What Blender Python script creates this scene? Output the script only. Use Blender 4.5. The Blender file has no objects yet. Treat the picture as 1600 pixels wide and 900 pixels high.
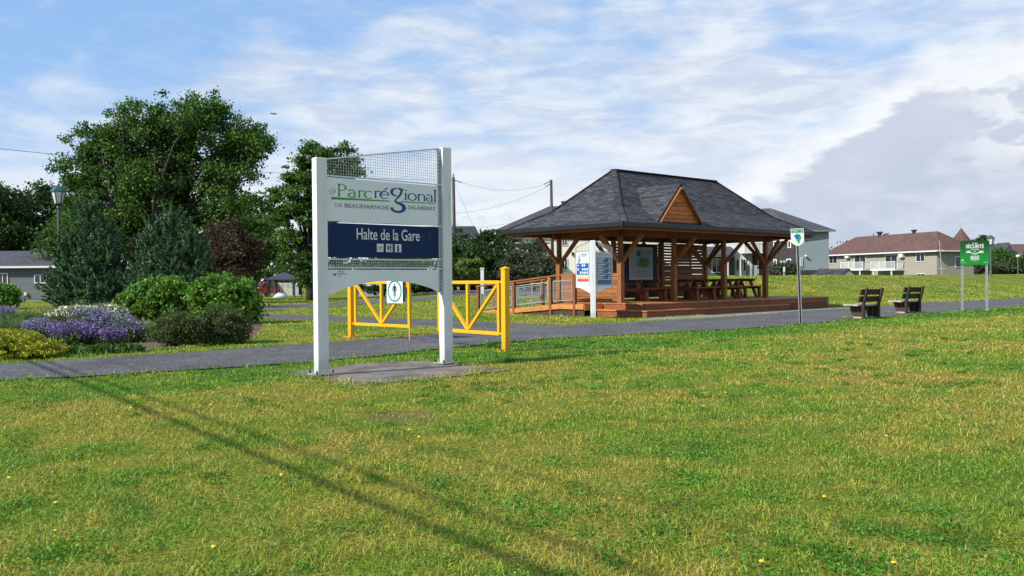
import bpy, math, numpy as np
from mathutils import Vector, Matrix
rng = np.random.default_rng(7)
R_ = math.radians
S = bpy.context.scene
COL = S.collection

# ------------------------------------------------------------------ camera
FPX, EYE, PITCH, ROLL = 1350.0, 1.18, 15 / 1350, -.008
cR0 = np.array([1, 0, 0.]); cU0 = np.array([0, math.sin(PITCH), math.cos(PITCH)])
cF = np.array([0, math.cos(PITCH), -math.sin(PITCH)])
cR = cR0 * math.cos(ROLL) + cU0 * math.sin(ROLL)
cU = -cR0 * math.sin(ROLL) + cU0 * math.cos(ROLL)
cam = bpy.data.cameras.new('camera')
cam.sensor_width = 36; cam.lens = 36 * FPX / 1600; cam.clip_end = 3000; cam.clip_start = .1
co = bpy.data.objects.new('camera', cam); COL.objects.link(co)
mw = Matrix.Identity(4)
for i in range(3):
    mw[i][0] = cR[i]; mw[i][1] = cU[i]; mw[i][2] = -cF[i]; mw[i][3] = (0, 0, EYE)[i]
co.matrix_world = mw
S.camera = co

# ------------------------------------------------------------------ light
SUN_EL, SUN_TH = R_(38), R_(33)          # shadows fall towards (cos TH, sin TH)
sd = bpy.data.lights.new('sun', 'SUN'); sd.energy = 4.6; sd.angle = R_(.5); sd.color = (1, .95, .87)
so = bpy.data.objects.new('sun', sd); COL.objects.link(so)
sdir = Vector((math.cos(SUN_TH) * math.cos(SUN_EL), math.sin(SUN_TH) * math.cos(SUN_EL), -math.sin(SUN_EL)))
so.rotation_euler = sdir.to_track_quat('-Z', 'Y').to_euler()
so.location = (-20, -15, 30)
S.view_settings.view_transform = 'Standard'
S.view_settings.look = 'None'
S.view_settings.exposure = .6
S.view_settings.gamma = 1
S.render.engine = 'CYCLES'


class NT:
    """tiny helper to write node trees"""
    def __init__(s, tree):
        s.t = tree; s.n = tree.nodes; s.l = tree.links
    def new(s, ty, **k):
        n = s.n.new(ty)
        for a, b in k.items(): setattr(n, a, b)
        return n
    def put(s, sock, v):
        if isinstance(v, bpy.types.NodeSocket): s.l.new(v, sock)
        elif v is not None:
            if hasattr(sock.default_value, '__len__') and not hasattr(v, '__len__'): v = (v,) * len(sock.default_value)
            if hasattr(v, '__len__') and len(sock.default_value) == 4 and len(v) == 3: v = (*v, 1)
            sock.default_value = v
    def m(s, op, a, b=None, c=None, clamp=False):
        n = s.new('ShaderNodeMath', operation=op, use_clamp=clamp)
        for i, v in enumerate((a, b, c)):
            if v is not None: s.put(n.inputs[i], v)
        return n.outputs[0]
    def mix(s, f, a, b, mode='MIX'):
        n = s.new('ShaderNodeMix', data_type='RGBA', blend_type=mode)
        s.put(n.inputs[0], f); s.put(n.inputs[6], a); s.put(n.inputs[7], b)
        return n.outputs[2]
    def noise(s, vec, scale, det=4, rough=.55, dist=0):
        n = s.new('ShaderNodeTexNoise')
        s.put(n.inputs['Vector'], vec); n.inputs['Scale'].default_value = scale
        n.inputs['Detail'].default_value = det; n.inputs['Roughness'].default_value = rough
        n.inputs['Distortion'].default_value = dist
        return n.outputs[0]
    def ss(s, v, a, b):
        n = s.new('ShaderNodeMapRange', interpolation_type='SMOOTHSTEP')
        s.put(n.inputs[0], v); s.put(n.inputs[1], a); s.put(n.inputs[2], b)
        return n.outputs[0]
    def comb(s, x, y, z=0.):
        n = s.new('ShaderNodeCombineXYZ')
        for i, v in enumerate((x, y, z)): s.put(n.inputs[i], v)
        return n.outputs[0]


def make_world():
    w = bpy.data.worlds.new('World'); S.world = w; w.use_nodes = True
    t = NT(w.node_tree)
    for n in list(t.n): t.n.remove(n)
    out = t.new('ShaderNodeOutputWorld'); bg = t.new('ShaderNodeBackground')
    bg.inputs[1].default_value = .084
    sky = t.new('ShaderNodeTexSky', sky_type='NISHITA', sun_disc=False)
    sky.sun_elevation = SUN_EL
    sky.sun_rotation = math.atan2(-math.cos(SUN_TH), -math.sin(SUN_TH))
    sky.air_density = 1.1; sky.dust_density = .4; sky.ozone_density = 2.5
    tc = t.new('ShaderNodeTexCoord')
    sp = t.new('ShaderNodeSeparateXYZ'); t.l.new(tc.outputs['Generated'], sp.inputs[0])
    x, y, z = sp.outputs
    zz = t.m('ADD', t.m('MAXIMUM', z, 0.), .09)
    px, py = t.m('DIVIDE', x, zz), t.m('DIVIDE', y, zz)
    P = t.comb(px, py, 0.)
    # direction angles for the large shapes of this cloudscape
    az = t.m('ARCTAN2', x, y)
    el = t.m('ARCSINE', z)
    A = t.comb(t.m('MULTIPLY', az, 6.), t.m('MULTIPLY', el, 14.), 0.)
    # thin high layer
    n1 = t.noise(t.comb(t.m('MULTIPLY', az, 6.), t.m('MULTIPLY', el, 19.), 7.), 2.6, 8, .6, .7)
    n2 = t.noise(A, 1.05, 7, .52, .5)
    n3 = t.noise(t.comb(t.m('MULTIPLY', az, 5.), t.m('MULTIPLY', el, 22.), 4.), 2.2, 8, .62, .5)
    cov = t.m('ADD', t.m('MULTIPLY', n1, .28), t.m('MULTIPLY', n2, .77))
    # more open blue high on the left, more veil low and to the right
    bias = t.m('ADD', t.m('MULTIPLY', az, .22), t.m('MULTIPLY', el, -.85))
    cov = t.m('ADD', cov, t.m('MINIMUM', t.m('MAXIMUM', bias, -.3), .3))
    hole = t.m('MULTIPLY', t.ss(el, .2, .3), t.ss(az, -.18, -.34))
    cov = t.m('SUBTRACT', cov, t.m('MULTIPLY', hole, .12))
    # unseen cloud overhead thinned to dim the sky fill and deepen shadows
    cov = t.m('SUBTRACT', cov, t.m('MULTIPLY', t.ss(el, .35, .8), .1))
    mask = t.ss(cov, .10, .47)
    mask = t.m('MULTIPLY', mask, .93)
    # colour of the veil: bright white streaks and greyer wide parts
    veil = t.mix(t.ss(n3, .36, .66), (5.0, 5.6, 6.7), (6.8, 7.2, 7.65))
    low = t.m('MULTIPLY', t.ss(el, .19, .06), t.ss(az, .34, .1))
    veil = t.mix(t.m('MULTIPLY', low, .7), veil, (7.6, 7.8, 7.9))
    blue = t.mix(.7, sky.outputs[0], (2.7, 4.7, 8.0))
    c = t.mix(mask, blue, veil)
    # grey cumulus bank on the right with white rims
    nb = t.noise(A, 2.1, 9, .62, .2)
    nb2 = t.noise(A, .9, 6, .55, .2)
    top = t.m('ADD', t.m('MULTIPLY', t.m('SUBTRACT', az, .25), .60), .075)
    top = t.m('MINIMUM', top, .2)
    top = t.m('ADD', top, t.m('ADD', t.m('MULTIPLY', t.m('SUBTRACT', nb, .5), .10), t.m('MULTIPLY', t.m('SUBTRACT', nb2, .5), .07)))
    d = t.m('SUBTRACT', top, el)
    inb = t.m('MULTIPLY', t.ss(d, -.004, .014), t.ss(az, .18, .27))
    bcol = t.mix(t.ss(nb, .35, .7), (4.0, 4.6, 5.7), (5.3, 5.8, 6.7))
    bcol = t.mix(t.ss(d, .11, .0), bcol, (4.6, 5.1, 6.1))
    rim = t.m('MULTIPLY', t.ss(d, -.055, -.004), t.ss(az, .12, .25))
    c = t.mix(t.m('MULTIPLY', rim, .75), c, (7.7, 7.9, 8.1))
    c = t.mix(t.m('MULTIPLY', inb, .92), c, bcol)
    # white cumulus showing on the far right and small grey puffs low in the middle
    n4 = t.noise(A, 3.1, 8, .6, .3)
    puff = t.m('MULTIPLY', t.m('MULTIPLY', t.ss(az, .43, .54), t.ss(n4, .44, .58)), t.m('MULTIPLY', t.ss(el, .09, .13), t.ss(el, .24, .17)))
    c = t.mix(t.m('MULTIPLY', puff, .75), c, (7.5, 7.7, 8.))
    sm = t.m('MULTIPLY', t.ss(n4, .5, .6), t.m('MULTIPLY', t.ss(el, .115, .07), t.ss(az, .24, .12)))
    c = t.mix(t.m('MULTIPLY', sm, .6), c, (5.2, 5.8, 6.9))
    t.l.new(c, bg.inputs[0]); t.l.new(bg.outputs[0], out.inputs[0])


make_world()


# ------------------------------------------------------------------ pixel rays -> points, terrain
def ray(px, py): return cF + cR * (px - 800) / FPX + cU * (450 - py) / FPX
def G(px, py, z=0.):
    d = ray(px, py); return d * (z - EYE) / d[2] + np.array([0, 0, EYE])
def AT(px, py, Y):
    d = ray(px, py); return d * Y / d[1] + np.array([0, 0, EYE])
def XY(px, Y): return AT(px, 435, Y)[0]

gR, gL = np.array([-.11, 13.97]), np.array([-3.3, 17.69])
P0 = np.array([3.559, 28.288]); PA = .72
pu = np.array([math.cos(PA), math.sin(PA)]); pv = np.array([-math.sin(PA), math.cos(PA)])
def sst(x): x = np.clip(x, 0, 1); return x * x * (3 - 2 * x)
def T(x, y):
    """ground height"""
    x = np.asarray(x, float); y = np.asarray(y, float)
    t = (x - P0[0]) * pu[0] + (y - P0[1]) * pu[1]
    s = (x - P0[0]) * pv[0] + (y - P0[1]) * pv[1]
    s0 = 5.5 - 7 * sst((t - 11.6) / 7)
    z = 1.2 * sst((s - s0) / 13) * sst((x - 2) / 11)
    z = z - .5 * sst((s - 16) / 22) * sst((x - 2) / 11)
    z = z + .3 * sst((y - 38) / 20) * sst((x + 12) / 10) * (1 - sst((x - 2) / 11))
    z = z - .6 * sst((y - 45) / 50) * sst((-4 - x) / 10)
    z = z - .08 * sst((s + 5) / 3) * sst((9 - s) / 4) * sst((t + 4) / 3) * sst((16 - t) / 4)
    return z
def TZ(x, y): return float(T(x, y))


# ------------------------------------------------------------------ materials
MATS = {}
def base_mat(name):
    m = bpy.data.materials.new(name); m.use_nodes = True
    t = NT(m.node_tree); b = t.n['Principled BSDF']
    return m, t, b
def M(name, col, rough=.6, var=.12, scale=3., bump=0., bscale=60., metal=0., spec=.4, island=0., dirt=0.):
    if name in MATS: return MATS[name]
    m, t, b = base_mat(name)
    tc = t.new('ShaderNodeTexCoord').outputs['Object']
    n = t.noise(tc, scale, 5)
    c0 = tuple(max(0, c * (1 - var)) for c in col); c1 = tuple(min(1, c * (1 + var)) for c in col)
    c = t.mix(t.ss(n, .3, .7), c0, c1)
    if island:
        r = t.new('ShaderNodeNewGeometry').outputs['Random Per Island']
        c = t.mix(r, t.mix(1., c, (1 - island,) * 3, 'MULTIPLY'), t.mix(1., c, (1 + island,) * 3, 'MULTIPLY'))
    if dirt:
        n2 = t.noise(tc, scale * 2.7, 7, .7)
        c = t.mix(t.m('MULTIPLY', t.ss(n2, .52, .72), dirt), c, tuple(x * .45 for x in col))
    t.put(b.inputs['Base Color'], c)
    b.inputs['Roughness'].default_value = rough; b.inputs['Metallic'].default_value = metal
    b.inputs['Specular IOR Level'].default_value = spec
    if bump:
        bn = t.new('ShaderNodeBump'); bn.inputs['Strength'].default_value = bump; bn.inputs['Distance'].default_value = .02
        t.l.new(t.noise(tc, bscale, 6), bn.inputs['Height']); t.l.new(bn.outputs[0], b.inputs['Normal'])
    MATS[name] = m; return m

def wood(name, col, var=.3, rough=.65, stretch=(1, 1, 12)):
    if name in MATS: return MATS[name]
    m, t, b = base_mat(name)
    g = t.new('ShaderNodeNewGeometry').outputs['Random Per Island']
    uv = t.new('ShaderNodeTexCoord').outputs['UV']
    off = t.new('ShaderNodeVectorMath', operation='ADD'); t.l.new(uv, off.inputs[0])
    t.put(off.inputs[1], t.comb(t.m('MULTIPLY', g, 31.), t.m('MULTIPLY', g, 17.)))
    mp = t.new('ShaderNodeMapping'); mp.inputs['Scale'].default_value = (2, 26, 1); t.l.new(off.outputs[0], mp.inputs[0])
    n = t.noise(mp.outputs[0], 1.2, 6, .6, .8)
    n2 = t.noise(off.outputs[0], 3., 4)
    c = t.mix(t.ss(n, .3, .72), tuple(x * (1 - var) for x in col), tuple(min(1, x * (1 + var)) for x in col))
    c = t.mix(t.m('MULTIPLY', t.ss(n2, .5, .7), .45), c, (col[0] * .62, col[1] * .5, col[2] * .45))
    c = t.mix(1., c, t.mix(g, (.72,) * 3, (1.22,) * 3), 'MULTIPLY')
    t.put(b.inputs['Base Color'], c); b.inputs['Roughness'].default_value = rough
    b.inputs['Specular IOR Level'].default_value = .3
    bn = t.new('ShaderNodeBump'); bn.inputs['Strength'].default_value = .3; bn.inputs['Distance'].default_value = .004
    t.l.new(n, bn.inputs['Height']); t.l.new(bn.outputs[0], b.inputs['Normal'])
    MATS[name] = m; return m

def tiles(name, c1, c2, mortar, w=.3, h=.14, ms=.012, bump=.6, rough=.85, off=.5):
    """courses of shingles, bricks or boards laid out on the surface's own UV in metres"""
    if name in MATS: return MATS[name]
    m, t, b = base_mat(name)
    uv = t.new('ShaderNodeTexCoord').outputs['UV']
    br = t.new('ShaderNodeTexBrick'); t.l.new(uv, br.inputs['Vector'])
    br.offset = off
    t.put(br.inputs['Color1'], c1); t.put(br.inputs['Color2'], c2); t.put(br.inputs['Mortar'], mortar)
    br.inputs['Scale'].default_value = 1; br.inputs['Brick Width'].default_value = w; br.inputs['Row Height'].default_value = h
    br.inputs['Mortar Size'].default_value = ms; br.inputs['Mortar Smooth'].default_value = .3; br.inputs['Bias'].default_value = -.15
    n = t.noise(uv, .6, 6); n2 = t.noise(uv, 9., 5, .7)
    c = t.mix(1., br.outputs[0], t.mix(n, (.75,) * 3, (1.25,) * 3), 'MULTIPLY')
    c = t.mix(1., c, t.mix(n2, (.7,) * 3, (1.3,) * 3), 'MULTIPLY')
    t.put(b.inputs['Base Color'], c); b.inputs['Roughness'].default_value = rough
    b.inputs['Specular IOR Level'].default_value = .25
    bn = t.new('ShaderNodeBump'); bn.inputs['Strength'].default_value = bump; bn.inputs['Distance'].default_value = .012
    h_ = t.m('SUBTRACT', t.m('MULTIPLY', n2, .35), br.outputs[1])
    t.l.new(h_, bn.inputs['Height']); t.l.new(bn.outputs[0], b.inputs['Normal'])
    MATS[name] = m; return m

def siding(name, col, pitch=.13, rough=.6):
    if name in MATS: return MATS[name]
    m, t, b = base_mat(name)
    uv = t.new('ShaderNodeTexCoord').outputs['UV']
    sp = t.new('ShaderNodeSeparateXYZ'); t.l.new(uv, sp.inputs[0])
    saw = t.m('FRACT', t.m('DIVIDE', sp.outputs[1], pitch))
    n = t.noise(uv, .5, 5)
    t.put(b.inputs['Base Color'], t.mix(n, tuple(x * .88 for x in col), tuple(min(1, x * 1.1) for x in col)))
    b.inputs['Roughness'].default_value = rough; b.inputs['Specular IOR Level'].default_value = .3
    bn = t.new('ShaderNodeBump'); bn.inputs['Strength'].default_value = 1; bn.inputs['Distance'].default_value = .03
    t.l.new(t.m('SUBTRACT', 1., saw), bn.inputs['Height']); t.l.new(bn.outputs[0], b.inputs['Normal'])
    MATS[name] = m; return m

def leafmat(name, c0, c1, c2=None, trans=.35, rough=.55):
    """colour by a per-leaf random value; c2 appears on a tenth of the leaves"""
    if name in MATS: return MATS[name]
    m, t, b = base_mat(name)
    a = t.new('ShaderNodeAttribute', attribute_name='rnd').outputs['Fac']
    c = t.mix(a, c0, c1)
    if c2: c = t.mix(t.ss(a, .86, .95), c, c2)
    tc = t.new('ShaderNodeTexCoord').outputs['Object']
    c = t.mix(1., c, t.mix(t.ss(t.noise(tc, .9, 3), .3, .7), (.75,) * 3, (1.25,) * 3), 'MULTIPLY')
    t.put(b.inputs['Base Color'], c); b.inputs['Roughness'].default_value = rough
    b.inputs['Specular IOR Level'].default_value = .3
    tr = t.new('ShaderNodeBsdfTranslucent'); t.put(tr.inputs[0], t.mix(1., c, (1.1, 1.15, .6), 'MULTIPLY'))
    ms = t.new('ShaderNodeMixShader'); ms.inputs[0].default_value = trans
    o = t.n['Material Output']
    t.l.new(b.outputs[0], ms.inputs[1]); t.l.new(tr.outputs[0], ms.inputs[2]); t.l.new(ms.outputs[0], o.inputs[0])
    MATS[name] = m; return m

def lawn_colour(t):
    """patches of lush, plain and dry turf from the place on the lawn"""
    g = t.new('ShaderNodeNewGeometry').outputs['Position']
    sp = t.new('ShaderNodeSeparateXYZ'); t.l.new(g, sp.inputs[0])
    P = t.comb(sp.outputs[0], sp.outputs[1], 0.)
    s = t.m('ADD', t.m('MULTIPLY', t.m('SUBTRACT', sp.outputs[0], float(P0[0])), float(pv[0])), t.m('MULTIPLY', t.m('SUBTRACT', sp.outputs[1], float(P0[1])), float(pv[1])))
    n1 = t.noise(P, .33, 5, .6, .4)
    n2 = t.noise(P, 1.3, 5, .65, .3)
    n3 = t.noise(P, 5., 4, .6)
    dry = t.m('ADD', t.m('MULTIPLY', n1, .55), t.m('ADD', t.m('MULTIPLY', n2, .33), t.m('MULTIPLY', n3, .17)))
    edge = t.m('MULTIPLY', t.ss(t.m('ABSOLUTE', t.m('ADD', s, 8.3)), 1.9, .4), .13)     # lush strip by the path
    behind = t.m('MULTIPLY', t.ss(s, -7.6, -6.), .02)
    dry = t.m('SUBTRACT', t.m('SUBTRACT', dry, edge), behind)
    c = t.mix(t.ss(dry, .36, .48), (.092, .24, .018), (.215, .32, .032))
    c = t.mix(t.ss(dry, .47, .56), c, (.355, .35, .058))
    c = t.mix(t.m('MULTIPLY', t.ss(dry, .55, .64), .75), c, (.45, .335, .10))
    n4 = t.noise(P, .8, 3, .5, .2)
    c = t.mix(t.m('MULTIPLY', t.ss(n4, .63, .7), .7), c, (.06, .185, .018))
    return c, P

BARE = tuple(G(630, 652)[:2])
def lawn_mat():
    m, t, b = base_mat('turf')
    c, P = lawn_colour(t)
    f = t.noise(P, 34., 4, .7)
    c = t.mix(1., c, t.mix(t.ss(f, .3, .75), (.2, .2, .15), (.9, .9, .75)), 'MULTIPLY')
    bare = t.noise(P, .55, 6, .65, .5)
    vd = t.new('ShaderNodeVectorMath', operation='DISTANCE'); t.l.new(P, vd.inputs[0]); vd.inputs[1].default_value = (*BARE, 0)
    spot = t.ss(t.m('ADD', vd.outputs['Value'], t.m('MULTIPLY', t.noise(P, 3.5, 5, .7), 1.1)), 1.0, .75)
    c = t.mix(t.m('MULTIPLY', spot, .55), c, (.13, .09, .055))
    c = t.mix(t.m('MULTIPLY', t.ss(bare, .67, .73), .6), c, (.11, .085, .05))
    t.put(b.inputs['Base Color'], c); b.inputs['Roughness'].default_value = .9; b.inputs['Specular IOR Level'].default_value = .1
    bn = t.new('ShaderNodeBump'); bn.inputs['Strength'].default_value = .8; bn.inputs['Distance'].default_value = .05
    t.l.new(t.noise(P, 22., 5, .7), bn.inputs['Height']); t.l.new(bn.outputs[0], b.inputs['Normal'])
    return m

def blade_mat():
    m, t, b = base_mat('grass_blades')
    c, P = lawn_colour(t)
    a = t.new('ShaderNodeAttribute', attribute_name='rnd').outputs['Fac']
    c = t.mix(1., c, t.mix(a, (.26, .36, .22), (1.9, 1.76, 1.5)), 'MULTIPLY')
    c = t.mix(t.m('MULTIPLY', t.ss(a, .84, .98), .7), c, (.34, .28, .11))
    t.put(b.inputs['Base Color'], c); b.inputs['Roughness'].default_value = .5; b.inputs['Specular IOR Level'].default_value = .35
    tr = t.new('ShaderNodeBsdfTranslucent'); t.put(tr.inputs[0], c)
    ms = t.new('ShaderNodeMixShader'); ms.inputs[0].default_value = .35
    t.l.new(b.outputs[0], ms.inputs[1]); t.l.new(tr.outputs[0], ms.inputs[2]); t.l.new(ms.outputs[0], t.n['Material Output'].inputs[0])
    return m

def asphalt_mat(name, col, speck=.5, spec=.3):
    m, t, b = base_mat(name)
    g = t.new('ShaderNodeNewGeometry').outputs['Position']
    f = t.noise(g, 24., 6, .85); big = t.noise(g, .8, 5, .6); mid = t.noise(g, 6., 4)
    c = t.mix(t.ss(f, .3, .7), tuple(x * (1 - speck) for x in col), tuple(x * (1 + speck) for x in col))
    c = t.mix(1., c, t.mix(t.ss(big, .3, .7), (.78,) * 3, (1.2,) * 3), 'MULTIPLY')
    c = t.mix(1., c, t.mix(mid, (.85,) * 3, (1.15,) * 3), 'MULTIPLY')
    if 'asphalt' in name:
        vo = t.new('ShaderNodeTexVoronoi', feature='DISTANCE_TO_EDGE'); vo.inputs['Scale'].default_value = .42
        wp = t.new('ShaderNodeVectorMath', operation='ADD'); t.l.new(g, wp.inputs[0]); t.put(wp.inputs[1], t.comb(t.m('MULTIPLY', mid, .5), t.m('MULTIPLY', big, .8)))
        t.l.new(wp.outputs[0], vo.inputs['Vector'])
        c = t.mix(t.m('MULTIPLY', t.ss(vo.outputs['Distance'], .012, .004), t.m('MULTIPLY', t.ss(big, .5, .6), .7)), c, (.03, .03, .028))
    t.put(b.inputs['Base Color'], c); b.inputs['Roughness'].default_value = .85; b.inputs['Specular IOR Level'].default_value = spec
    bn = t.new('ShaderNodeBump'); bn.inputs['Strength'].default_value = .6; bn.inputs['Distance'].default_value = .01
    t.l.new(f, bn.inputs['Height']); t.l.new(bn.outputs[0], b.inputs['Normal'])
    return m

def glass(name, col=(.02, .025, .03)):
    return M(name, col, rough=.08, var=.3, scale=.8, spec=.8)


# ------------------------------------------------------------------ mesh builder
def meta(o, label=None, cat=None, group=None, kind=None):
    if label: o['label'] = label
    if cat: o['category'] = cat
    if group: o['group'] = group
    if kind: o['kind'] = kind
    return o
def thing(name, label, cat, loc=(0, 0, 0), rz=0., group=None):
    o = bpy.data.objects.new(name, None); COL.objects.link(o)
    o.location = tuple(float(v) for v in loc); o.rotation_euler = (0, 0, rz); o.empty_display_size = .3
    return meta(o, label, cat, group)
def dup(o, parent=None):
    c = o.copy(); COL.objects.link(c)
    if parent is not None: c.parent = parent
    for ch in list(o.children): dup(ch, c)
    return c

class MB:
    def __init__(s): s.v = []; s.f = []
    def add(s, vs, fs):
        k = len(s.v); s.v += [tuple(float(c) for c in p) for p in vs]; s.f += [tuple(i + k for i in f) for f in fs]; return s
    def box(s, x0, x1, y0, y1, z0, z1):
        return s.add([(x0, y0, z0), (x1, y0, z0), (x1, y1, z0), (x0, y1, z0), (x0, y0, z1), (x1, y0, z1), (x1, y1, z1), (x0, y1, z1)],
                     [(0, 3, 2, 1), (4, 5, 6, 7), (0, 1, 5, 4), (1, 2, 6, 5), (2, 3, 7, 6), (3, 0, 4, 7)])
    def bar(s, p, q, w, h, up=(0, 0, 1)):
        p = Vector(p); q = Vector(q); d = (q - p).normalized(); up = Vector(up)
        if abs(d.dot(up)) > .98: up = Vector((0, 1, 0))
        a = d.cross(up).normalized() * w / 2; b = a.cross(d).normalized() * h / 2
        vs = [p - a - b, p + a - b, p + a + b, p - a + b, q - a - b, q + a - b, q + a + b, q - a + b]
        return s.add(vs, [(0, 3, 2, 1), (4, 5, 6, 7), (0, 1, 5, 4), (1, 2, 6, 5), (2, 3, 7, 6), (3, 0, 4, 7)])
    def tube(s, pts, r, n=8, cap=True):
        pts = [Vector(p) for p in pts]; r = r if hasattr(r, '__len__') else [r] * len(pts)
        k = len(s.v); up = Vector((0, 0, 1))
        for i, p in enumerate(pts):
            d = (pts[min(i + 1, len(pts) - 1)] - pts[max(i - 1, 0)]).normalized()
            a = d.cross(up if abs(d.z) < .95 else Vector((1, 0, 0))).normalized(); b = a.cross(d)
            for j in range(n):
                an = 2 * math.pi * j / n
                s.v.append(tuple(p + (a * math.cos(an) + b * math.sin(an)) * r[i]))
        for i in range(len(pts) - 1):
            for j in range(n):
                j2 = (j + 1) % n
                s.f.append((k + i * n + j, k + i * n + j2, k + (i + 1) * n + j2, k + (i + 1) * n + j))
        if cap:
            s.f.append(tuple(k + j for j in range(n))[::-1]); e = k + (len(pts) - 1) * n
            s.f.append(tuple(e + j for j in range(n)))
        return s
    def lathe(s, prof, n=12, c=(0, 0)):
        k = len(s.v)
        for r, z in prof:
            for j in range(n):
                an = 2 * math.pi * (j + .5) / n; s.v.append((c[0] + r * math.cos(an), c[1] + r * math.sin(an), z))
        for i in range(len(prof) - 1):
            for j in range(n):
                j2 = (j + 1) % n; s.f.append((k + i * n + j, k + i * n + j2, k + (i + 1) * n + j2, k + (i + 1) * n + j))
        s.f.append(tuple(k + j for j in range(n))[::-1]); e = k + (len(prof) - 1) * n
        s.f.append(tuple(e + j for j in range(n)))
        return s
    def prism(s, pts, off):
        """polygon pts (3D) extruded by off"""
        n = len(pts); off = Vector(off); q = [Vector(p) + off for p in pts]
        return s.add([Vector(p) for p in pts] + q, [tuple(range(n))[::-1], tuple(range(n, 2 * n))] + [(i, (i + 1) % n, n + (i + 1) % n, n + i) for i in range(n)])
    def poly(s, pts): return s.add(pts, [tuple(range(len(pts)))])
    def build(s, name, mat, parent=None, label=None, smooth=False, bevel=0):
        me = bpy.data.meshes.new(name); me.from_pydata(s.v, [], s.f); me.update()
        if not s.f: return None
        uvl = me.uv_layers.new(name='UVMap')
        uv = np.zeros((len(me.loops), 2))
        for p in me.polygons:
            n = p.normal
            if abs(n.z) > .95: a, b = Vector((1, 0, 0)), Vector((0, 1, 0))
            else:
                a = Vector((0, 0, 1)).cross(n).normalized(); b = n.cross(a)
            vs = [Vector(s.v[i]) for i in p.vertices]
            if abs(n.z) > .95 or True:
                # long axis of a bar becomes u
                ex = [max(v.dot(q) for v in vs) - min(v.dot(q) for v in vs) for q in (a, b)]
            sw = s.swap and ex[1] > ex[0] * 1.5
            for li, v in zip(p.loop_indices, vs):
                uv[li] = (v.dot(b), v.dot(a)) if sw else (v.dot(a), v.dot(b))
        uvl.data.foreach_set('uv', uv.ravel())
        me.materials.append(mat)
        if smooth: me.polygons.foreach_set('use_smooth', [True] * len(me.polygons))
        o = bpy.data.objects.new(name, me); COL.objects.link(o)
        if parent is not None: o.parent = parent
        if label: o['label'] = label
        if bevel:
            bm = o.modifiers.new('bevel', 'BEVEL'); bm.width = bevel; bm.segments = 2; bm.limit_method = 'ANGLE'
        return o
    swap = False
class WB(MB): swap = True       # wood: grain runs along the long side of each face

def quads_obj(name, V, mat, parent=None, rnd=None, per=4):
    """V: (n, per, 3) array of separate faces"""
    V = np.asarray(V, np.float32); n = V.shape[0]
    me = bpy.data.meshes.new(name)
    me.vertices.add(n * per); me.vertices.foreach_set('co', V.reshape(-1))
    me.loops.add(n * per); me.loops.foreach_set('vertex_index', np.arange(n * per, dtype=np.int32))
    me.polygons.add(n); me.polygons.foreach_set('loop_start', np.arange(0, n * per, per, dtype=np.int32))
    me.update(calc_edges=True)
    a = me.attributes.new('rnd', 'FLOAT', 'POINT')
    if rnd is None: rnd = rng.random(n)
    a.data.foreach_set('value', np.repeat(np.asarray(rnd, np.float32), per))
    me.materials.append(mat)
    o = bpy.data.objects.new(name, me); COL.objects.link(o)
    if parent is not None: o.parent = parent
    return o

def text(s, size, mat, parent, x, z, y=-.004, sx=1., align='LEFT', bold=0., name='lettering', sp=1., fit=None):
    cu = bpy.data.curves.new(name, 'FONT'); cu.body = s; cu.size = size; cu.align_x = align
    cu.extrude = .001; cu.offset = bold; cu.space_character = sp
    o = bpy.data.objects.new('tmp', cu); COL.objects.link(o)
    dg = bpy.context.evaluated_depsgraph_get(); dg.update()
    me = bpy.data.meshes.new_from_object(o.evaluated_get(dg)); bpy.data.objects.remove(o)
    if fit:
        xs = [v.co.x for v in me.vertices]; sx = fit / (max(xs) - min(xs))
    me.transform(Matrix(((sx, 0, 0, x), (0, 0, -1, y), (0, 1, 0, z), (0, 0, 0, 1))))
    me.materials.clear(); me.materials.append(mat); me.name = name
    o = bpy.data.objects.new(name, me); COL.objects.link(o); o.parent = parent
    return o

# ------------------------------------------------------------------ palette
def painted(name, col, grime, chip, rough=.45):
    m, t, b = base_mat(name)
    tc = t.new('ShaderNodeTexCoord').outputs['Object']; sp = t.new('ShaderNodeSeparateXYZ'); t.l.new(tc, sp.inputs[0])
    mp = t.new('ShaderNodeMapping'); mp.inputs['Scale'].default_value = (22, 22, 1.6); t.l.new(tc, mp.inputs[0])
    st = t.noise(mp.outputs[0], 1., 6, .65); bl = t.noise(tc, 9., 6, .7); big = t.noise(tc, 2., 4)
    c = t.mix(big, tuple(x * .93 for x in col), tuple(min(1, x * 1.06) for x in col))
    c = t.mix(t.m('MULTIPLY', t.ss(st, .5, .75), .3), c, grime)
    foot = t.m('MULTIPLY', t.ss(t.m('ADD', sp.outputs[2], t.m('MULTIPLY', bl, .4)), .5, .18), .6)
    c = t.mix(foot, c, grime)
    ch = t.noise(tc, 34., 3, .5)
    c = t.mix(t.m('MULTIPLY', t.ss(ch, .71, .74), t.ss(big, .45, .6)), c, chip)
    t.put(b.inputs['Base Color'], c); b.inputs['Specular IOR Level'].default_value = .4
    t.put(b.inputs['Roughness'], t.m('ADD', t.m('MULTIPLY', bl, .3), rough - .15))
    return m
m_white = painted('white_paint_steel', (.62, .66, .67), (.27, .27, .2), (.3, .22, .15))
m_panel = M('pale_sign_panel', (.68, .735, .765), .5, .03, 1.5, dirt=.06)
m_navy = M('navy_panel', (.003, .021, .085), .6, .08, 2., spec=.2)
m_blue = M('blue_print', (.01, .045, .22), .5, .05)
m_green = M('green_print', (.05, .26, .025), .5, .05)
m_whiteprint = M('white_print', (.62, .64, .65), .5, .02)
m_greyprint = M('grey_print', (.2, .23, .25), .5, .1)
m_galv = M('galvanised_steel', (.38, .41, .42), .45, .15, 8., metal=.5)
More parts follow.
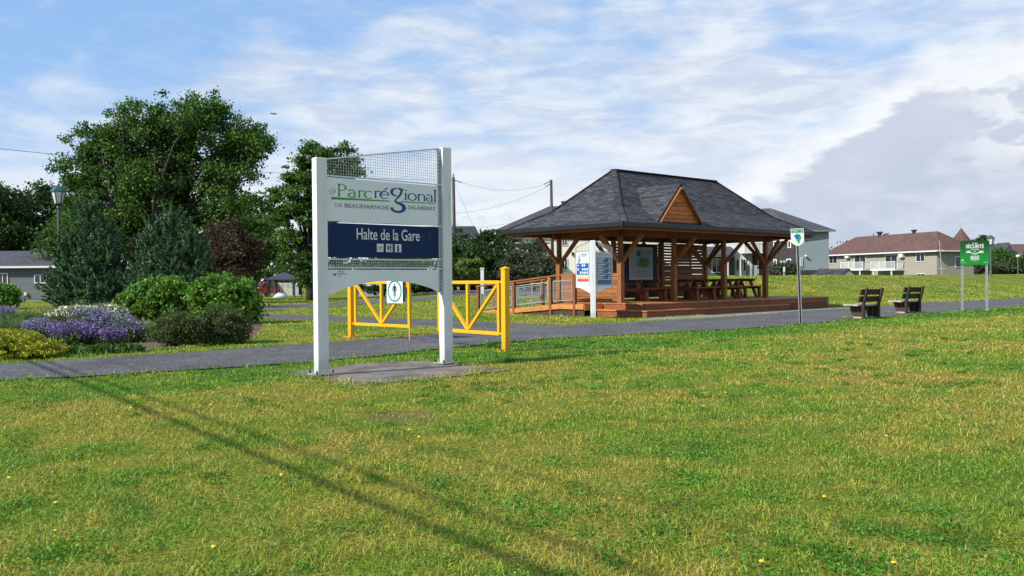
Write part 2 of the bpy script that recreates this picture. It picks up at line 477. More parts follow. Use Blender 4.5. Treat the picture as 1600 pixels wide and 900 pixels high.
m_yellow = painted('yellow_paint', (.75, .36, .006), (.36, .19, .03), (.16, .07, .03), .42)
m_black = M('black_metal', (.02, .02, .022), .5, .2)
m_concrete = asphalt_mat('concrete', (.17, .15, .125), .3)
m_asph = asphalt_mat('asphalt_path', (.092, .09, .09), .8, .15)
m_street = asphalt_mat('asphalt_street', (.09, .09, .092), .4)
m_gravel = asphalt_mat('gravel', (.2, .2, .19), .7)
m_mulch = asphalt_mat('mulch', (.10, .06, .04), .6)
m_kerb = asphalt_mat('kerb_stone', (.09, .085, .08), .3)
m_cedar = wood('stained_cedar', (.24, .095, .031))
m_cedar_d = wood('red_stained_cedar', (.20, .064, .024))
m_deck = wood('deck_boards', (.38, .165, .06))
m_oldwood = wood('weathered_dark_wood', (.055, .036, .028))
m_greywood = wood('sun_bleached_plank', (.34, .31, .25), .2)
m_pole = wood('pole_wood', (.05, .042, .037))
m_shingle = tiles('slate_shingles', (.026, .0265, .031), (.074, .075, .083), (.012, .012, .016), .3, .115, .010)
m_fascia = M('black_gutter', (.012, .012, .016), .35, .1)
m_bark = M('bark', (.035, .028, .024), .9, .35, 6., bump=.8, bscale=14)
m_glass = glass('window_glass')
m_trim = M('white_trim', (.58, .59, .59), .5, .04)
m_lampgreen = M('green_lamp_paint', (.02, .075, .07), .4, .15)
m_lamppole = M('grey_green_pole_paint', (.07, .09, .075), .5, .15)
m_frost = M('frosted_glass', (.55, .58, .56), .25, .05, spec=.6)

# ================================================================== SETTING
def grid_ground():
    def ax(*seg):
        out = []
        for a, b, d in seg: out += list(np.arange(a, b, d))
        return np.array(out)
    xs = ax((-900, -200, 100), (-200, -60, 10), (-60, -24, 2), (-24, 34, .6), (34, 80, 2), (80, 220, 10), (220, 901, 85))
    ys = ax((-60, -6, 6), (-6, 60, .6), (60, 110, 2), (110, 260, 15), (260, 1300, 80))
    X, Y = np.meshgrid(xs, ys); Z = T(X, Y)
    V = np.stack([X, Y, Z], -1).reshape(-1, 3); nx, ny = len(xs), len(ys)
    i = np.arange((ny - 1) * nx).reshape(ny - 1, nx)[:, :-1].ravel()
    F = np.stack([i, i + 1, i + nx + 1, i + nx], -1)
    me = bpy.data.meshes.new('ground'); me.from_pydata(V.tolist(), [], F.tolist()); me.update()
    me.polygons.foreach_set('use_smooth', [True] * len(me.polygons))
    me.materials.append(lawn_mat())
    o = bpy.data.objects.new('ground', me); COL.objects.link(o)
    meta(o, 'mown lawn with lush and dry patches rising to a low bank', 'lawn', kind='structure')
grid_ground()

def resample(pl, n):
    pl = np.array(pl, float); d = np.r_[0, np.cumsum(np.linalg.norm(np.diff(pl, axis=0), axis=1))]
    # Catmull-like smoothing through dense linear resampling and box filter
    t = np.linspace(0, d[-1], n); q = np.stack([np.interp(t, d, pl[:, k]) for k in (0, 1)], -1)
    for _ in range(6):
        q[1:-1] = (q[:-2] + 2 * q[1:-1] + q[2:]) / 4
    return q
POLYS = []
def strip(name, A, B, mat, lift, label, cat, n=90, m=6, wob=.045, keep=True):
    a, b = resample(A, n), resample(B, n)
    r = np.random.default_rng(abs(hash(len(name))) % 1000)
    a += r.normal(0, wob, a.shape); b += r.normal(0, wob, b.shape)
    w = np.linspace(0, 1, m)[None, :, None]
    Q = a[:, None] * (1 - w) + b[:, None] * w
    Z = T(Q[..., 0], Q[..., 1]) + lift
    V = np.concatenate([Q, Z[..., None]], -1).reshape(-1, 3)
    i = np.arange((n - 1) * m).reshape(n - 1, m)[:, :-1].ravel()
    F = np.stack([i, i + 1, i + m + 1, i + m], -1)
    me = bpy.data.meshes.new(name); me.from_pydata(V.tolist(), [], F.tolist()); me.update()
    if me.polygons[0].normal.z < 0: me.flip_normals()
    me.materials.append(mat); o = bpy.data.objects.new(name, me); COL.objects.link(o)
    meta(o, label, cat, kind='structure')
    if keep: POLYS.append(np.concatenate([a, b[::-1]]))
    return o
strip('bike_path', [(-20, 1.6), (-14, 5.4), (-6.1, 10.2), (-2.8, 12.2), (-1., 14.7), (0, 16.1), (3.3, 18.3), (6.8, 20.6), (8.9, 22.9), (19.1, 32.2), (45, 56)],
      [(-21, 4), (-15.3, 7.4), (-7.3, 12.3), (-4.3, 15.2), (-1.6, 18.3), (-.5, 19.6), (1.6, 21.6), (3.7, 22.9), (12, 32.3), (25.2, 42.6), (45, 61)],
      m_asph, .016, 'grey asphalt bike path running past the shelter', 'path', n=160)
strip('side_path', [(-1., 19.3), (-1.8, 20.9), (-5.2, 24.2), (-7.9, 26.6), (-22, 39)], [(1.6, 21.3), (.3, 22.3), (-2.1, 24.8), (-6, 28.1), (-9.1, 30.7), (-22, 42)],
      m_asph, .008, 'narrow asphalt side path joining the bike path', 'path')
strip('gravel_apron', [(3.3, 22.9), (4., 23.8), (7.4, 27.2), (12, 32.1), (13.4, 33.2)], [(3.7, 25.7), (4.3, 26.4), (7.8, 29.9), (11.8, 33.6), (13.2, 34.6)],
      m_gravel, .012, 'pale gravel strip at the foot of the deck', 'gravel', n=50, wob=.05)
strip('street', [G(250, 492)[:2], G(400, 487)[:2], G(512, 480)[:2], G(592, 474.5)[:2], G(690, 470)[:2]], [G(250, 483)[:2], G(400, 478.5)[:2], G(512, 474.5)[:2], G(592, 470.5)[:2], G(690, 467.5)[:2]],
      m_street, .02, 'grey residential street beyond the side path', 'street')
strip('kerb', [G(300, 480.5)[:2], G(400, 478.4)[:2], G(512, 474.4)[:2], G(592, 470.4)[:2]], [G(300, 480.1)[:2] + (0, .25), G(400, 478.4)[:2] + (0, .25), G(512, 474.4)[:2] + (0, .25), G(592, 470.4)[:2] + (0, .25)],
      m_kerb, .13, 'dark kerb along the far side of the street', 'kerb', wob=.01, keep=False)
strip('driveway', [(-4.5, 52), (-1, 50), (4, 50)], [(-7, 66), (-1, 64), (5, 62)], m_street, .03, 'dark asphalt driveway below the hedge trees', 'driveway')
strip('yard', [(-52, 58), (-30, 57)], [(-52, 66), (-28, 66)], m_gravel, .03, 'pale gravel yard in front of the grey bungalow', 'yard')
slab = [G(440, 583)[:2], G(560, 569)[:2], G(660, 563.5)[:2], G(800, 579)[:2], G(700, 591)[:2], G(555, 604)[:2]]
def slab_material():
    m, t, b = base_mat('stained_concrete')
    g = t.new('ShaderNodeNewGeometry').outputs['Position']
    f = t.noise(g, 30., 6, .8); big = t.noise(g, 1.6, 6, .65, .4); cl = t.noise(g, 2.3, 7, .75, .6)
    c = t.mix(t.ss(big, .35, .62), (.085, .07, .055), (.17, .15, .13))
    c = t.mix(1., c, t.mix(t.ss(f, .3, .7), (.75,) * 3, (1.25,) * 3), 'MULTIPLY')
    c = t.mix(t.m('MULTIPLY', t.ss(cl, .5, .62), t.m('MULTIPLY', t.ss(f, .42, .6), .8)), c, (.30, .20, .10))
    t.put(b.inputs['Base Color'], c); b.inputs['Roughness'].default_value = .8; b.inputs['Specular IOR Level'].default_value = .3
    return m
m_slab = slab_material()
def slab_mesh():
    mb = MB(); c = np.mean(slab, 0); n = 48; q = []
    pl = np.array(slab + [slab[0]]); d = np.r_[0, np.cumsum(np.linalg.norm(np.diff(pl, axis=0), axis=1))]
    for t in np.linspace(0, d[-1], n, endpoint=False):
        p = np.array([np.interp(t, d, pl[:, k]) for k in (0, 1)]); p = c + (p - c) * (1 + rng.normal(0, .012)); q.append((p[0], p[1], .03))
    mb.prism([(x, y, -.05) for x, y, _ in q], (0, 0, .062))
    o = mb.build('pavement', m_slab); meta(o, 'stained concrete pad under the large park sign', 'concrete pad', kind='structure')
    POLYS.append(np.array(q)[:, :2] * .965 + c * .035)
slab_mesh()
bed = [G(-160, 580)[:2], G(-60, 562)[:2], G(95, 555)[:2], G(220, 549)[:2], G(310, 546)[:2], G(385, 536)[:2], G(415, 522)[:2], G(420, 505)[:2], G(330, 494)[:2], G(60, 492)[:2], G(-160, 500)[:2]]
def bed_mesh():
    mb = MB(); q = resample(bed + [bed[0]], 70)
    c = q.mean(0); V = [(c[0], c[1], TZ(*c) + .03)] + [(x, y, TZ(x, y) + .006) for x, y in q]
    mb.add(V, [(0, i + 1, (i + 1) % 70 + 1) for i in range(70)])
    o = mb.build('mulch_bed', m_mulch); meta(o, 'brown mulch bed under the shrubs and flowers', 'flower bed', kind='structure')
    me = o.data
    if me.polygons[0].normal.z < 0: me.flip_normals()
    POLYS.append(q)
bed_mesh()

def inside(P, poly):
    x, y = P[:, 0], P[:, 1]; r = np.zeros(len(P), bool); j = len(poly) - 1
    for i in range(len(poly)):
        xi, yi = poly[i]; xj, yj = poly[j]
        c = ((yi > y) != (yj > y)) & (x < (xj - xi) * (y - yi) / (yj - yi + 1e-12) + xi)
        r ^= c; j = i
    return r

def blades(base, h, w, lean, r):
    """curved grass blades: quad + tip triangle stored as two quads' worth of faces (quad, degenerate-free kite)"""
    n = len(base); az = r.random(n) * 2 * np.pi; fa = r.random(n) * 2 * np.pi
    side = np.stack([np.cos(az), np.sin(az), np.zeros(n)], -1) * (w / 2)[:, None]
    out = np.stack([np.cos(fa), np.sin(fa), np.zeros(n)], -1)
    mid = base + out * (h * lean * .35)[:, None]; mid[:, 2] += h * .6
    tip = base + out * (h * lean)[:, None]; tip[:, 2] += h * np.maximum(.25, 1 - .3 * lean)
    q1 = np.stack([base - side, base + side, mid + side * .8, mid - side * .8], 1)
    return q1, mid, side, tip

def blade_obj(name, base, h, w, lean, mat, r, parent=None, rnd=None):
    q1, mid, side, tip = blades(base, h, w, lean, r); n = len(base)
    V = np.concatenate([q1, tip[:, None]], 1).astype(np.float32)          # 5 verts
    me = bpy.data.meshes.new(name); me.vertices.add(n * 5); me.vertices.foreach_set('co', V.reshape(-1))
    k = (np.arange(n) * 5)[:, None]
    li = np.concatenate([k + np.array([0, 1, 2, 3]), k + np.array([3, 2, 4])], 1).astype(np.int32)
    me.loops.add(n * 7); me.loops.foreach_set('vertex_index', li.ravel())
    ls = np.stack([np.arange(n) * 7, np.arange(n) * 7 + 4], 1).astype(np.int32)
    me.polygons.add(n * 2); me.polygons.foreach_set('loop_start', ls.ravel())
    me.update(calc_edges=True)
    a = me.attributes.new('rnd', 'FLOAT', 'POINT'); rnd = r.random(n) if rnd is None else rnd
    a.data.foreach_set('value', np.repeat(rnd.astype(np.float32), 5))
    me.materials.append(mat); o = bpy.data.objects.new(name, me); COL.objects.link(o)
    if parent is not None: o.parent = parent
    return o

def vnoise(x, y, sc, seed):
    """smooth value noise on the plane"""
    r = np.random.default_rng(seed).random((256, 256)); x = x * sc + 100.5; y = y * sc + 100.5
    xi, yi = np.floor(x).astype(int), np.floor(y).astype(int); fx, fy = x - xi, y - yi
    fx = fx * fx * (3 - 2 * fx); fy = fy * fy * (3 - 2 * fy); g = lambda a, b: r[a % 256, b % 256]
    return (g(xi, yi) * (1 - fx) + g(xi + 1, yi) * fx) * (1 - fy) + (g(xi, yi + 1) * (1 - fx) + g(xi + 1, yi + 1) * fx) * fy

def lawn():
    r = np.random.default_rng(3); N = 820000
    Y = 2.4 * np.exp(r.random(N) * math.log(62 / 2.4)); X = (r.random(N) * 2 - 1) * (.61 * Y + 1.8)
    P = np.stack([X, Y], -1)
    # drop blades on paved ground and under the deck
    keep = np.ones(N, bool)
    PJ = P + r.normal(0, .075, P.shape)
    for q in POLYS: keep &= ~inside(PJ, q)
    t = (X - P0[0]) * pu[0] + (Y - P0[1]) * pu[1]; s = (X - P0[0]) * pv[0] + (Y - P0[1]) * pv[1]
    keep &= ~((t > -.6) & (t < 11.3) & (s > -1.7) & (s < 3.4))
    # thin, uneven sward: tufts and worn spots
    d = vnoise(X, Y, 2.2, 1) * .35 + vnoise(X, Y, 6, 2) * .65
    keep &= r.random(N) < .12 + d * 1.35
    keep &= ~((np.hypot(X - BARE[0], Y - BARE[1]) + vnoise(X, Y, 3.5, 4) * .8 < .75) & (r.random(N) < .5))
    keep &= ~((vnoise(X, Y, 4.5, 21) > .8) & (r.random(N) < .7))
    X, Y, d = X[keep], Y[keep], d[keep]; n = len(X)
    base = np.stack([X, Y, T(X, Y) - .004], -1)
    h = (.018 + .034 * r.random(n) ** 1.8) * (.4 + 1.2 * d); w = .0031 * np.maximum(1, Y / 4.2) * (.7 + .6 * r.random(n))
    h = h * np.clip(1 + (Y - 10) / 60, 1, 1.5)
    # longer untrimmed grass round posts and along hard edges
    pts = [(p[0], p[1], .13) for p in (G(1251, 507)[:2], G(1504, 487)[:2], G(1541, 487.5)[:2], G(927, 495.5)[:2])]
    pts += [(G(x_, y_)[0], G(x_, y_)[1], .16) for x_, y_ in ((1349, 499), (1376, 497), (1330, 496), (1416, 490), (1440, 489), (1400, 488.5))]
    E = [np.stack([r.normal(x_, s_, 260), r.normal(y_, s_, 260)], -1) for x_, y_, s_ in pts]
    for q in POLYS:
        nx = np.roll(q, -1, 0); L_ = np.linalg.norm(nx - q, axis=1); k = r.choice(len(q), int(min(9000, L_.sum() * 110)), p=L_ / L_.sum())
        E.append(q[k] + (nx[k] - q[k]) * r.random((len(k), 1)) + r.normal(0, .06, (len(k), 2)))
    E = np.concatenate(E); E = E[(E[:, 1] > 2.4) & (E[:, 1] < 40) & (np.abs(E[:, 0]) < .62 * E[:, 1] + 2)]
    te = (E[:, 0] - P0[0]) * pu[0] + (E[:, 1] - P0[1]) * pu[1]; se = (E[:, 0] - P0[0]) * pv[0] + (E[:, 1] - P0[1]) * pv[1]
    E = E[~((te > -.6) & (te < 11.3) & (se > -1.7) & (se < 3.4))]; ne = len(E)
    base = np.concatenate([base, np.stack([E[:, 0], E[:, 1], T(E[:, 0], E[:, 1])], -1)])
    h = np.concatenate([h, (.045 + .06 * r.random(ne)) * np.where(E[:, 1] > 17, .55, 1.)]); w = np.concatenate([w, .0032 * np.maximum(1, E[:, 1] / 4.2)]); n += ne
    o = blade_obj('lawn_grass', base, h, w, .3 + 2.0 * r.random(n) ** 1.3, blade_mat(), r)
    meta(o, 'short uneven grass blades covering the lawn', 'grass', kind='stuff')
lawn()

# ================================================================== FOLIAGE
def leaf_quads(P, size, r, asp=.62, up=.25, dirs=None):
    n = len(P)
    nrm = r.normal(size=(n, 3)); nrm[:, 2] = nrm[:, 2] * .8 + up; nrm /= np.linalg.norm(nrm, axis=1)[:, None]
    a = r.normal(size=(n, 3)) if dirs is None else dirs
    a = a - nrm * (a * nrm).sum(1)[:, None]; a /= np.linalg.norm(a, axis=1)[:, None] + 1e-9
    b = np.cross(nrm, a); s = (size * (.6 + .8 * r.random(n)))[:, None]
    return np.stack([P - a * s * .5, P + b * s * asp * .5 + a * s * .06, P + a * s * .5, P - b * s * asp * .5 + a * s * .06], 1)

def ell(n, r, shell=.4):
    d = r.normal(size=(n, 3)); d /= np.linalg.norm(d, axis=1)[:, None]
    return d * ((shell + (1 - shell) * r.random(n)) ** .7)[:, None]

def crown_points(lobes, ncl, clr, nleaf, r, shell=.45, flat=.6):
    """clusters spread through the lobes, leaves spread through the clusters"""
    L = np.array(lobes, float); vol = (L[:, 3] * L[:, 4] * L[:, 5]) ** (2 / 3.)
    k = r.choice(len(L), ncl, p=vol / vol.sum())
    C = L[k, :3] + ell(ncl, r, shell) * L[k, 3:6]
    rad = clr * (.55 + .9 * r.random(ncl))
    ns = int(ncl * .3); C[:ns] = L[k[:ns], :3] + ell(ns, r, .97) * L[k[:ns], 3:6] * (1.04 + .16 * r.random((ns, 1))); rad[:ns] *= .5
    k2 = r.choice(ncl, nleaf, p=rad ** 2 / (rad ** 2).sum())
    g = r.normal(size=(nleaf, 3)) * .5; g[:, 2] *= flat
    return C, rad, C[k2] + g * rad[k2][:, None]

def px_lobes(spec, Y, x0, y0, z0, deep=.85, r=None):
    out = []
    for (px, py, rx, ry) in spec:
        c = AT(px, py, Y); f = Y / FPX
        dy = 0 if r is None else r.normal(0, rx * f * .3)
        out.append((c[0] - x0, dy, c[2] - z0, rx * f, rx * f * deep, ry * f))
    return out

def tree(name, label, cat, px, Y, spec, mat, ncl, clr, nleaf, size, seed, group=None, trunk_r=.2, fork=.3, stems=1, shell=.45, limbs=26, flat=.6, up=.25, deep=.85, asp=.62, bare=False):
    r = np.random.default_rng(seed); x = XY(px, Y); z = TZ(x, Y)
    o = thing(name, label, cat, (x, Y, z), 0, group)
    lobes = px_lobes(spec, Y, x, Y, z, deep, r)
    C, rad, P = crown_points(lobes, ncl, clr, nleaf, r, shell, flat)
    P = P[P[:, 2] > .05]
    quads_obj('crown', leaf_quads(P, np.full(len(P), size), r, asp, up), mat, o)
    L = np.array(lobes); top = (L[:, 2] + L[:, 5]).max(); zb = top * fork
    mb = MB(); heads = []
    for i in range(stems):
        an = 2 * math.pi * (i + .3) / max(1, stems); sp = .12 * top if stems > 1 else .03 * top
        pts = [(0, 0, -.1), (math.cos(an) * sp * .2, math.sin(an) * sp * .2, zb * .6), (math.cos(an) * sp, math.sin(an) * sp, zb * 1.2), (math.cos(an) * sp * 1.8, math.sin(an) * sp * 1.6, top * .72)]
        rr = trunk_r / math.sqrt(stems)
        mb.tube(pts, [rr * 1.25, rr, rr * .8, rr * .25], 8); heads.append(pts)
    for k in r.choice(len(C), min(limbs, len(C)), replace=False):
        c = Vector(C[k]); hp = heads[r.integers(stems)]
        a = Vector(hp[1]).lerp(Vector(hp[2]), r.random()) if c.z < top * .6 else Vector(hp[2]).lerp(Vector(hp[3]), r.random() * .6)
        if a.z > c.z: a = Vector(hp[1])
        m_ = a.lerp(c, .5) + Vector((0, 0, .12 * (c - a).length))
        mb.tube([a, m_, c], [trunk_r * .28, trunk_r * .16, trunk_r * .05], 5, cap=False)
    mb.build('trunk', m_bark, o, smooth=True)
    return o

lf_maple = leafmat('maple_leaves', (.02, .062, .010), (.08, .17, .024), (.16, .27, .05))
lf_dark = leafmat('dark_leaves', (.013, .038, .011), (.045, .092, .02), (.09, .14, .04))
lf_mid = leafmat('mid_leaves', (.03, .08, .014), (.09, .17, .03))
lf_light = leafmat('light_leaves', (.075, .14, .02), (.17, .25, .04), (.4, .42, .12))
lf_purple = leafmat('purple_leaves', (.026, .016, .013), (.09, .052, .036), (.10, .09, .03))
lf_grey = leafmat('greygreen_leaves', (.03, .05, .025), (.085, .105, .055), (.11, .075, .07))
lf_hyd = leafmat('shrub_leaves', (.045, .14, .014), (.16, .31, .04), (.27, .40, .085))
lf_spirea = leafmat('spirea_leaves', (.04, .075, .02), (.10, .15, .04), (.13, .08, .04))
lf_jun = leafmat('juniper_sprays', (.022, .07, .03), (.095, .19, .082), (.17, .28, .13), trans=.25)
lf_gold = leafmat('golden_juniper', (.12, .16, .008), (.40, .40, .02), (.52, .48, .04), trans=.2)
lf_herb = leafmat('herb_leaves', (.05, .10, .03), (.12, .19, .06))
fl_purple = leafmat('purple_flowers', (.10, .065, .24), (.24, .17, .42), (.33, .26, .5), trans=.25)
fl_lav = leafmat('lavender_flowers', (.15, .13, .30), (.32, .29, .50), (.2, .22, .3), trans=.25)
fl_white = leafmat('cream_flowers', (.55, .55, .38), (.75, .74, .6), trans=.2)

# big maple in the left half
tree('maple_tree', 'huge spreading deciduous tree with broad crown, tallest of all trees', 'tree', 236, 52,
     [(240, 235, 82, 70), (150, 255, 60, 55), (325, 225, 72, 60), (285, 185, 62, 38), (205, 205, 60, 40), (375, 255, 44, 48), (120, 265, 46, 28), (175, 320, 75, 42), (300, 320, 85, 45), (350, 310, 48, 48), (235, 330, 60, 60), (140, 228, 34, 26), (392, 214, 32, 22), (322, 168, 34, 22), (190, 372, 60, 30), (290, 375, 60, 28), (130, 330, 40, 32), (235, 290, 70, 60), (345, 360, 40, 30)],
     lf_maple, 640, .58, 125000, .165, 11, trunk_r=.36, fork=.2, stems=4, limbs=120, shell=.4, flat=.8)
tree('deciduous_tree', 'tall narrow tree with shaggy crown behind left post of the park sign', 'tree', 486, 50,
     [(490, 240, 22, 26), (535, 243, 20, 18), (515, 258, 26, 20), (470, 282, 30, 26), (512, 300, 38, 44), (455, 318, 30, 16), (478, 350, 32, 34), (512, 360, 32, 36), (440, 345, 14, 10), (548, 268, 16, 8), (436, 300, 12, 8), (494, 395, 18, 28), (452, 385, 20, 26), (482, 428, 20, 22), (506, 420, 22, 28)],
     lf_maple, 230, .42, 35000, .165, 12, trunk_r=.24, fork=.2, limbs=60, shell=.45, flat=.5)
tree('deciduous_tree', 'rounded green tree between the huge tree and the shaggy narrow tree', 'tree', 398, 66,
     [(395, 345, 42, 40), (405, 380, 36, 36), (365, 370, 34, 40), (375, 415, 36, 26)], lf_mid, 170, .8, 16000, .26, 13, trunk_r=.25, limbs=25)
tree('deciduous_tree', 'light green tree peeking out right of the left lantern', 'tree', 122, 72,
     [(122, 345, 36, 34), (150, 370, 40, 40), (105, 385, 34, 36)], lf_mid, 110, .9, 10000, .28, 14, trunk_r=.2, limbs=16)
for i, (px, Y, sp, lb) in enumerate([(2, 86, [(5, 330, 46, 56), (-25, 345, 50, 55), (28, 350, 30, 45), (0, 385, 50, 30)], 'dark tree at left edge standing behind the grey bungalow'),
                                     (66, 90, [(62, 340, 40, 48), (90, 365, 30, 40), (40, 360, 30, 40), (65, 385, 44, 30)], 'dark tree behind the bungalow roof, left of the lantern'),
                                     (-80, 88, [(-80, 330, 60, 60), (-70, 370, 60, 40)], 'dark tree beyond the left edge behind the bungalow')]):
    tree('deciduous_tree', lb, 'tree', px, Y, sp, lf_dark, 190, .95, 17000, .33, 20 + i, trunk_r=.3, limbs=20)
tree('purple_leaf_tree', 'dark purple-leaved small tree right of the junipers', 'tree', 355, 45,
     [(350, 380, 42, 34), (325, 395, 28, 26), (385, 395, 26, 30), (358, 415, 48, 26)], lf_purple, 170, .42, 17000, .13, 31, trunk_r=.12, limbs=40, stems=3)
tree('purple_leaf_tree', 'small purple-leaved tree just left of the sign post', 'tree', 480, 62,
     [(480, 402, 12, 20), (489, 428, 10, 20)], lf_purple, 60, .5, 5000, .17, 32, trunk_r=.09, limbs=14)
tree('hedge_tree', 'dense dark green tree right behind the sign beside the utility pole', 'tree', 722, 66,
     [(722, 400, 36, 34), (700, 410, 24, 36), (735, 425, 30, 28)], lf_dark, 140, .6, 14000, .22, 41, trunk_r=.16, limbs=20)
tree('hedge_tree', 'dark green round tree left of the shelter roof', 'tree', 770, 64,
     [(768, 395, 30, 32), (785, 390, 22, 26), (760, 420, 36, 30), (745, 400, 18, 26)], lf_dark, 150, .6, 15000, .21, 42, trunk_r=.16, limbs=20)
tree('lilac_tree', 'grey-green bushy tree behind the ramp with a hint of purple', 'tree', 835, 58,
     [(828, 400, 36, 32), (850, 410, 26, 32), (810, 420, 32, 26), (835, 425, 40, 22)], lf_grey, 170, .45, 17000, .15, 43, trunk_r=.12, limbs=24, stems=3)
tree('hydrangea_shrub', 'bright yellow-green flowering shrub beside the utility pole', 'shrub', 731, 56,
     [(731, 416, 16, 13), (738, 430, 14, 12), (724, 440, 14, 8), (742, 412, 8, 8)], lf_light, 70, .22, 5200, .13, 44, trunk_r=.06, limbs=14, stems=3)
for i, (px, Y, sp, mt, lb) in enumerate([
    (1572, 96, [(1568, 403, 24, 14), (1556, 412, 16, 14), (1578, 418, 24, 12)], lf_mid, 'light green round tree right of the far lantern'),
    (1530, 104, [(1532, 378, 10, 9), (1530, 400, 14, 18), (1526, 418, 14, 12)], lf_dark, 'small tree peeking over the green safety sign'),
    (1600, 92, [(1598, 412, 18, 14), (1612, 410, 20, 16), (1590, 420, 20, 10)], lf_dark, 'dark bush at the right edge beyond the bank'),
    (1545, 92, [(1544, 418, 18, 11), (1560, 421, 16, 9)], lf_grey, 'low grey-green bush at the foot of the far lantern'),
    (1628, 92, [(1630, 405, 20, 22)], lf_mid, 'green tree just beyond the right edge')]):
    tree('background_tree', lb, 'tree', px, Y, sp, mt, 90, .5, 7500, .22, 50 + i, trunk_r=.1, limbs=10)
for i, (px, Y, sp, mt, lb) in enumerate([
    (600, 78, [(600, 440, 46, 16), (640, 436, 40, 22)], lf_dark, 'dark low hedge bush seen under the sign panel'),
    (668, 70, [(660, 445, 26, 16), (680, 440, 18, 20)], lf_dark, 'dark bush under the right end of the sign panel'),
    (640, 60, [(640, 415, 22, 10), (628, 408, 14, 8), (655, 410, 14, 8)], lf_light, 'bright yellow-green shrub showing through the lower sign slot'),
    (560, 100, [(560, 400, 60, 40), (620, 420, 50, 30)], lf_dark, 'dark tree far behind the navy sign panel'),
    (440, 112, [(425, 400, 36, 40), (470, 410, 30, 40)], lf_mid, 'green tree behind the dark garden gazebo'),
    (1222, 84, [(1222, 422, 16, 8)], lf_grey, 'small shrub by the brick wall right of the shelter')]):
    tree('background_tree', lb, 'tree', px, Y, sp, mt, 90, .5, 7000, .22, 60 + i, trunk_r=.1, limbs=10)

def far_woods():
    r = np.random.default_rng(77); P = []
    for px in np.arange(-500, 2100, 26):
        Y = 190 + r.random() * 90; c = AT(px, 435, Y); h = (5 + 6 * r.random()); n = 230
        q = ell(n, r, .5) * np.array([6, 4, h * .6]); q += (c[0], Y, h * .45); P.append(q[q[:, 2] > -1])
    P = np.concatenate(P)
    o = quads_obj('far_woods', leaf_quads(P, np.full(len(P), 1.5), r), lf_dark)
    meta(o, 'distant line of trees on the horizon', 'woods', kind='stuff')
far_woods()

def juniper(label, px, Y, wpx, toppx, seed, peaks):
    """dense upright juniper: feathery sprays pointing up and out"""
    r = np.random.default_rng(seed); x = XY(px, Y); z = TZ(x, Y); f = Y / FPX
    o = thing('juniper_shrub', label, 'shrub', (x, Y, z), 0, None)
    H = AT(px, toppx, Y)[2] - z; W = wpx * f / 2
    Q = []; D = []
    for (dx, hh, ww) in peaks:
        n = int(480 * hh * ww); u_ = r.random(n) ** .9; an = r.random(n) * 2 * np.pi
        prof = ww * W * (1 - u_ ** 1.25) * (.9 + .4 * np.sin(np.minimum(u_ * 6, 1.57)))
        prof *= 1 + .13 * np.sin(an * 3 + dx * 9) * np.cos(u_ * 9)
        rad = prof * (.5 + .38 * r.random(n))
        c = np.stack([dx * W + rad * np.cos(an), rad * np.sin(an) * .9, u_ * H * hh * .93 + .08], -1)
        d = np.stack([np.cos(an) * .8, np.sin(an) * .8, .45 + 1.1 * u_], -1) + r.normal(0, .2, (n, 3)); d /= np.linalg.norm(d, axis=1)[:, None]
        L = (.42 + .62 * r.random(n))
        for k in range(100):
            t_ = r.random(n) ** .8
            pe = r.normal(size=(n, 3)); pe -= d * (pe * d).sum(1)[:, None]; pe /= np.linalg.norm(pe, axis=1)[:, None]
            Q.append(c + d * (L * t_)[:, None] + pe * ((.17 * (1 - t_) + .01) * r.random(n))[:, None])
            D.append(d * .9 + pe * .55)
    Q = np.concatenate(Q); D = np.concatenate(D)
    quads_obj('foliage', leaf_quads(Q, np.full(len(Q), .13), r, .3, 0, D), lf_jun, o)
    mb = MB()
    for (dx, hh, ww) in peaks: mb.tube([(0, 0, -.05), (dx * W * .5, 0, H * hh * .3), (dx * W, 0, H * hh * .85)], [.11, .08, .02], 7)
    mb.build('stem', m_bark, o, smooth=True)
juniper('broad blue-green juniper beside the left lantern post', 140, 37, 128, 328, 101, [(0, 1, .6), (-.45, .72, .45), (.42, .78, .48), (.0, .55, .85)])
juniper('blue-green juniper with pointed tips, right of the broader one', 266, 36, 126, 340, 102, [(.05, 1, .5), (-.42, .86, .42), (.5, .84, .45), (.05, .55, .85)])

def shrub(name, label, px, base_py, spec, mat, ncl, clr, nleaf, size, seed, Y=None, group=None, flat=.7, shell=.6, up=.4, asp=.62, deep=.9):
    if Y is None: Y = G(px, base_py)[1]
    r = np.random.default_rng(seed); x = XY(px, Y); z = TZ(x, Y)
    o = thing(name, label, 'shrub', (x, Y, z), 0, group)
    lobes = px_lobes(spec, Y, x, Y, z, deep, None)
    C, rad, P = crown_points(lobes, ncl, clr, nleaf, r, shell, flat); P = P[P[:, 2] > .02]
    quads_obj('foliage', leaf_quads(P, np.full(len(P), size), r, asp, up), mat, o)
    mb = MB()
    for k in r.choice(len(C), min(26, len(C)), replace=False):
        c = C[k]; a = (r.normal(0, .05), r.normal(0, .05), -.03)
        mb.tube([a, (c[0] * .45, c[1] * .45, max(.05, c[2] * .6)), tuple(c)], [.02, .014, .005], 5, cap=False)
    mb.build('stem', m_bark, o, smooth=True)
    return o, lobes
shrub('broadleaf_shrub', 'rounded leafy green shrub left of its twin, in front of the junipers', 248, 498, [(248, 468, 50, 30), (222, 472, 30, 26), (280, 472, 28, 26), (248, 452, 38, 14)], lf_hyd, 240, .17, 17000, .105, 201, Y=24)
shrub('broadleaf_shrub', 'rounded leafy green shrub right of its twin, nearest the side path', 355, 502, [(352, 466, 50, 32), (325, 470, 30, 28), (384, 478, 24, 26), (350, 450, 40, 14)], lf_hyd, 250, .17, 18000, .105, 202, Y=23.5)
